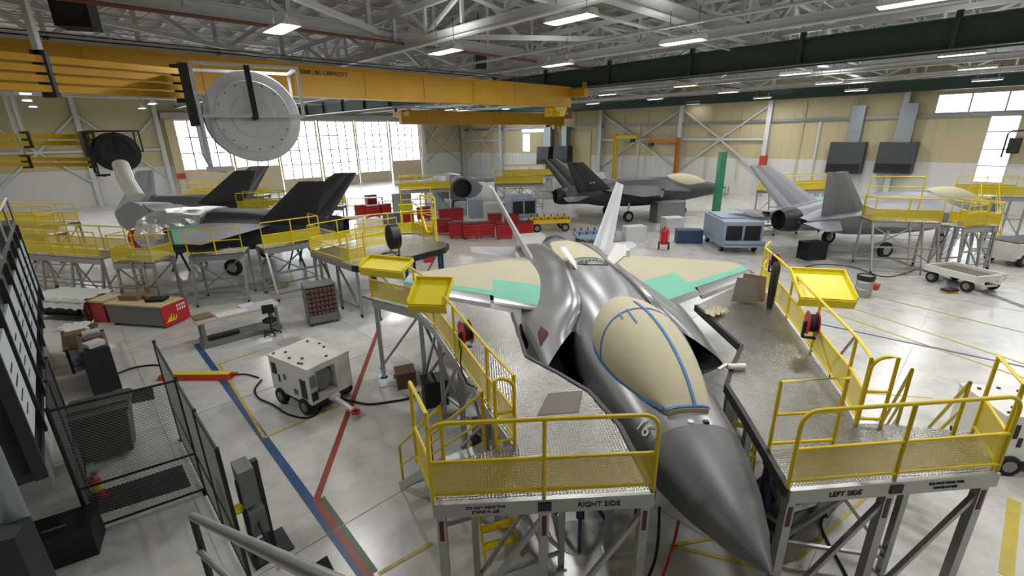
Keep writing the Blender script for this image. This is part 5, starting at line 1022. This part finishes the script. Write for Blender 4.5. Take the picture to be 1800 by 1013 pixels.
for k in range(nb+1): y = yu0+bay*k; m = MB(); m.bx(xo-.1, xo+.04, y-.05, y+.05, zl, zt); m.build('mullion', 'dark_steel', BO)
for k in range(nb):
    y = yu0+bay*(k+.5); m = MB(); m.bx(xo-.02, xo+.012, y-.56, y+.56, zl+.5, zl+1.9); sh = m.build('posted_sheet', 'sheet', BO)
    for q in range(4): m = MB(); m.bx(xo+.01, xo+.016, y-.3, y+.1+.06*(q % 3), zl+.8+q*.22, zl+.84+q*.22); m.build('writing', 'text_black', sh)
for k in range(5): y = .9+k*1.7; m = MB(); m.bx(0, .012, y-.75, y+.75, .2, 1.8); m.build('wall_panel', 'white_paint', BO)
m = MB(); m.tube([(xo, yu0, zt+.15), (xo, yu0, zt+.75), (xo, yu1, zt+.75), (xo, yu1, zt+.15)], .03, 8)
for k in range(1, 5): m.cyl((xo, yu0+(yu1-yu0)*k/5, zt+.15), (xo, yu0+(yu1-yu0)*k/5, zt+.75), .025, 8)
m.build('roof_railing', 'alu', BO)
p = rw(a_q+5.6, b_q-.5, zt+.15); crate('brown wooden crate on the booth roof behind its railing', p, ROOM, (1.2, 2.4, .9), 'wood', 'crate', 'crate')
pc = hita(6, 784, a_q-.02); CK = thing('wall_clock', 'round black-rimmed clock on the white booth wall', 'clock', pc, ROOM); m = MB(); m.lathe((0, -.07, 0), [(.3, 0), (.37, 0), (.39, .03), (.38, .07), (.3, .07), (.3, 0)], 'Y', 32); m.build('rim', 'black', CK); m = MB(); m.lathe((0, -.03, 0), [(0, 0), (.31, 0), (.31, .02), (0, .02)], 'Y', 28); m.build('face', 'booth_white', CK)
for t, l in ((.6, .2), (2.2, .26)): m = MB(); m.bar((0, -.04, 0), (l*math.cos(t), -.04, l*math.sin(t)), .02, .01); m.build('hand', 'black', CK)
# chain-link cage
def chain_panel(par, L, h, z0=.08, pitch=.062):
    m = MB(); n = int((L+h)/pitch)
    for k in range(-int(h/pitch), int(L/pitch)+1):
        x = k*pitch
        for s in (1, -1):
            a0 = (x, z0) if s > 0 else (x, z0+h-.08); a1 = (x+h-.08, z0+h-.08) if s > 0 else (x+h-.08, z0)
            t0 = max(0, -a0[0]/(h-.08)); t1 = min(1, (L-a0[0])/(h-.08))
            if t1 <= t0: continue
            f = lambda t: (a0[0]+(a1[0]-a0[0])*t, .004*s, a0[1]+(a1[1]-a0[1])*t); m.bar(f(t0), f(t1), .0042)
    return m
def fence(label, p, q, h=2.45, mid=True):
    p, q = Vector(p), Vector(q); d = q-p; L = d.length; T = thing('chain_link_fence', label, 'fence', p, math.atan2(d.y, d.x)); chain_panel(T, L, h).build('wire_mesh', 'cabinet', T, kind='stuff')
    for z in (.08, .9, h): m = MB(); m.cyl((0, 0, z), (L, 0, z), .022, 8); m.build('rail', 'black', T)
    for x in ([0, L] if L < 2.5 else [0, L/2, L]): m = MB(); m.cyl((x, 0, 0), (x, 0, h+.05), .03, 8); m.bx(x-.06, x+.06, -.06, .06, 0, .02); m.build('post', 'black', T)
    return T
P1, P2 = Vector((-9.97, 3.37, 0)), Vector((-8.5, 4.2, 0)); PA = Vector((AX.x, AX.y, 0))
fence('chain-link fence panel facing the camera with black mat behind it', P1, P2); fence('chain-link fence panel running away along the booth side', P1, P1+PA*2.6); fence('chain-link fence panel seen edge-on at the cage right side', P2, P2+PA*2.3); fence('chain-link gate panel running from the cage corner to the stair', P2-PA*2.75+Vector((.02, 0, 0)), P2-PA*.05)
def mat_on(px, label):
    P = [gv(*q) for q in px]; c = sum(P, Vector())/4; m = MB(); m.add([p-c for p in P]+[p-c+Vector((0, 0, .012)) for p in P], ((0,1,2,3), (7,6,5,4), (0,4,5,1), (1,5,6,2), (2,6,7,3), (3,7,4,0))); tag(m.build('floor_mat', 'mat_black', None, c+Vector((0, 0, .003))), label, 'mat')
mat_on([(152, 912), (336, 855), (320, 818), (160, 870)], 'long black floor mat behind the front fence panel'); mat_on([(212, 714), (272, 702), (268, 680), (208, 695)], 'smaller black floor mat beyond the dark waste bin'); mat_on([(520, 1013), (575, 978), (600, 1030), (560, 1060)], 'black floor mat at the bottom edge beside the stair rail')
WB = thing('waste_bin', 'big dark grey wheeled waste bin inside the chain-link cage', 'waste bin', (-11.22, 5.62, 0), math.radians(30)); m = MB(); m.add([(-.38, -.3, .1), (.38, -.3, .1), (.38, .3, .1), (-.38, .3, .1), (-.5, -.42, 1.15), (.5, -.42, 1.15), (.5, .42, 1.15), (-.5, .42, 1.15)], ((0,3,2,1),(4,5,6,7),(0,1,5,4),(1,2,6,5),(2,3,7,6),(3,0,4,7))); m.build('body', 'plastic_grey', WB); m = MB(); m.bx(-.54, .54, -.46, .46, 1.15, 1.22); m.bx(-.5, .5, -.2, .4, 1.22, 1.27); m.build('lid', 'plastic_grey', WB)
for x in (-.36, .3): m = MB(); wheel(m, (x+.03, .28, .12), .12, .06); m.build('wheel', ['rubber', 'dark_steel'], WB)
g = gv(163, 882); FE = thing('fire_extinguisher', 'red fire extinguisher with yellow label hanging on the cage post', 'fire extinguisher', g+Vector((.05, .12, .02)), 0); m = MB(); m.lathe((0, 0, 0), [(0, 0), (.085, 0), (.095, .03), (.095, .36), (.06, .44), (.025, .47), (0, .47)], 'Z', 18); m.build('cylinder', 'tool_red', FE); m = MB(); m.lathe((0, 0, .16), [(.097, 0), (.097, .14)], 'Z', 18); m.build('label_band', 'pad_yellow', FE); m = MB(); m.bx(-.02, .1, -.02, .02, .5, .52); m.bx(-.02, .1, -.02, .02, .54, .56); m.cyl((0, 0, .46), (0, 0, .54), .025, 8); m.tube([(-.02, 0, .5), (-.1, 0, .45), (-.12, 0, .2)], .012, 6); m.build('valve', 'grey_steel', FE)
g = gv(122, 985); CS = thing('equipment_case', 'black equipment case with green stripe below the fence post', 'case', g+Vector((-.1, .15, 0)), math.radians(28)); m = MB(); m.bx(-.42, .42, -.3, .3, 0, .5); m.build('body', 'black', CS); m = MB(); m.bx(-.44, .44, -.32, .32, .5, .6); m.build('lid', 'black', CS); m = MB(); m.bx(-.2, .1, -.1, -.05, .6, .605); m.build('stripe', 'green_paint', CS)
# clutter between booth and long table
T = bench('low table under crumpled white sheets before the left platform', gv(125, 560)+Vector((0, .3, 0)), -.25, 2.6, 1.2, .85, 'cloth_white', 'dark_steel')
m = MB(); n = 14; vs = [(-1.35+2.7*i/n, -.68+1.36*j/8, .86+.1*abs(math.sin(i*1.3+j*2.2))-(.35 if j == 0 else 0)) for i in range(n+1) for j in range(9)]; m.add(vs, [(i*9+j, (i+1)*9+j, (i+1)*9+j+1, i*9+j+1) for i in range(n) for j in range(8)], 0, True); o = m.build('dust_sheet', 'cloth_white', None, T.location, -.25); tag(o, 'crumpled white sheet spread over the low table', 'sheet')
crate('dark bin under the table with white sheets', loc(T, -.2, .0, .24), -.2, (1.6, .8, .5), 'louver'); g = gv(165, 568); crate('red cabinet left of the red-ended desk', g+Vector((.1, .5, 0)), -.25, (1.1, .8, .85), 'tool_red', 'cabinet', 'storage_cabinet', 'tan_wall')
g = gv(150, 640); T = bench('brown-topped desk beside the booth', g+Vector((-.2, .4, 0)), ROOM+PI/2, 2.2, .9, .8, 'wood', 'dark_steel'); crate('brown carton on the brown-topped desk', loc(T, -.6, .1, .8), ROOM, (.5, .4, .3)); crate('second carton on the brown-topped desk, with white lid', loc(T, .0, .05, .8), ROOM+.2, (.5, .45, .22), 'bin_brown', 'box', 'box', 'white_paint')
m = MB(); n = 8; vs = [(-.4+.8*i/n, -.35+.7*j/6, .03+.12*abs(math.sin(i*1.9+j*1.4))) for i in range(n+1) for j in range(7)]; m.add(vs, [(i*7+j, (i+1)*7+j, (i+1)*7+j+1, i*7+j+1) for i in range(n) for j in range(6)], 0, True); tag(m.build('plastic_sheet', 'cloth_white', None, loc(T, .8, .1, .8), .3), 'heap of pale plastic sheeting on the far end of the brown-topped desk', 'sheet')
g = gv(172, 690); BK = thing('binder_rack', 'dark rack filled with white binders beside the waste bin', 'rack', g+Vector((-.2, .6, 0)), ROOM+PI/2); m = MB(); m.bx(-.8, .8, .28, .32, 0, 1.3); m.build('back', 'dark_steel', BK)
for z in (.1, .5, .9, 1.28): m = MB(); m.bx(-.8, .8, -.28, .28, z-.02, z); m.build('shelf', 'dark_steel', BK)
for x in (-.8, .8): m = MB(); m.bx(x-.02, x+.02, -.28, .3, 0, 1.3); m.build('side', 'dark_steel', BK)
for r_ in range(3):
    for k in range(9): m = MB(); s = .26+.03*(k % 3); m.bx(-.03, .03, -.12, .12, 0, s); o = m.build('binder', ['booth_white', 'bin_brown', 'sheet'][(k+r_) % 3], None, loc(BK, -.66+k*.15, -.1, .1+.4*r_), ROOM+PI/2); tag(o, 'binder standing in the dark rack beside the waste bin', 'binder', 'binders in the dark rack')
for k in range(3): crate(['white cardboard tray on top of the dark rack', 'brown tray in the middle of the rack top', 'white oval basin on the near end of the rack top'][k], loc(BK, .5-.5*k, 0, 1.29), ROOM+.2*k, (.36, .3, .12), ['booth_white', 'bin_brown', 'white_paint'][k], 'tray', 'tray')
# stair rail beside the camera
near, far = depth(540, 1003, 1.35), depth(338, 908, 3.05); dv = far-near
T = thing('stair_railing', 'galvanised stair handrail at the bottom edge of the picture', 'railing', far, 0); m = MB(); m.tube([Vector((0, 0, 0)), -dv, -dv*1.5], .024, 12); m.build('handrail', 'alu', T)
m = MB(); m.tube([Vector((-.02, 0, -.3)), -dv+Vector((0, 0, -.42)), -dv*1.5+Vector((0, 0, -.45))], .02, 10); m.build('mid_rail', 'alu', T); m = MB(); m.cyl((0, 0, .0), (0, 0, -2.2), .022, 10); m.bx(-.05, .05, -.05, .05, -2.22, -2.2); m.build('post', 'dark_steel', T)
far2 = far+Vector((0, 0, -2.2)); m = MB(); m.bar(Vector((.0, .05, -2.1)), -dv*1.5+Vector((0, .05, -1.9)), .05, .22); m.build('stringer', 'dark_steel', T); m = MB(); m.bx(-.03, .03, -.03, .03, -far.z, -2.2); m.build('column', 'dark_steel', T)
g = Vector((-6.7, 2.75, 0)); T = thing('switch_stand', 'grey electrical switch boxes with yellow knob on a dark post by the stair', 'switch box', g, math.radians(-50)); m = MB(); m.bx(-.05, .05, .0, .1, 0, 1.75); m.bx(-.05, .05, -.25, -.15, 0, 1.5); m.bx(-.3, .3, -.3, .3, 0, .03); m.build('post', 'dark_steel', T); m = MB(); m.bx(-.2, .2, -.22, .0, 1.1, 1.75); m.build('upper_box', 'cabinet', T); m = MB(); m.bx(-.2, .25, -.2, .02, .55, 1.02); m.build('lower_box', 'cabinet', T); m = MB(); m.lathe((.05, -.3, 1.06), [(0, -.06), (.07, -.05), (.1, 0), (.07, .05), (0, .06)], 'Z', 14); m.build('knob', 'pad_yellow', T); m = MB(); m.tube([(.25, -.1, .8), (.4, -.1, .7), (.45, -.05, .3), (.5, 0, .03)], .03, 8); m.build('conduit', 'black', T)
pt = depth(5, 800, 5.2); T = thing('steel_column', 'grey round column with dark blue box at the lower left corner', 'column', (pt.x-.18, pt.y, 0), .3); m = MB(); m.cyl((0, 0, 0), (0, 0, 4.6), .13, 16); m.build('shaft', 'duct', T); m = MB(); m.bx(-.08, .2, -.42, -.08, 1.0, 2.35); m.build('control_box', 'dark_steel', T)
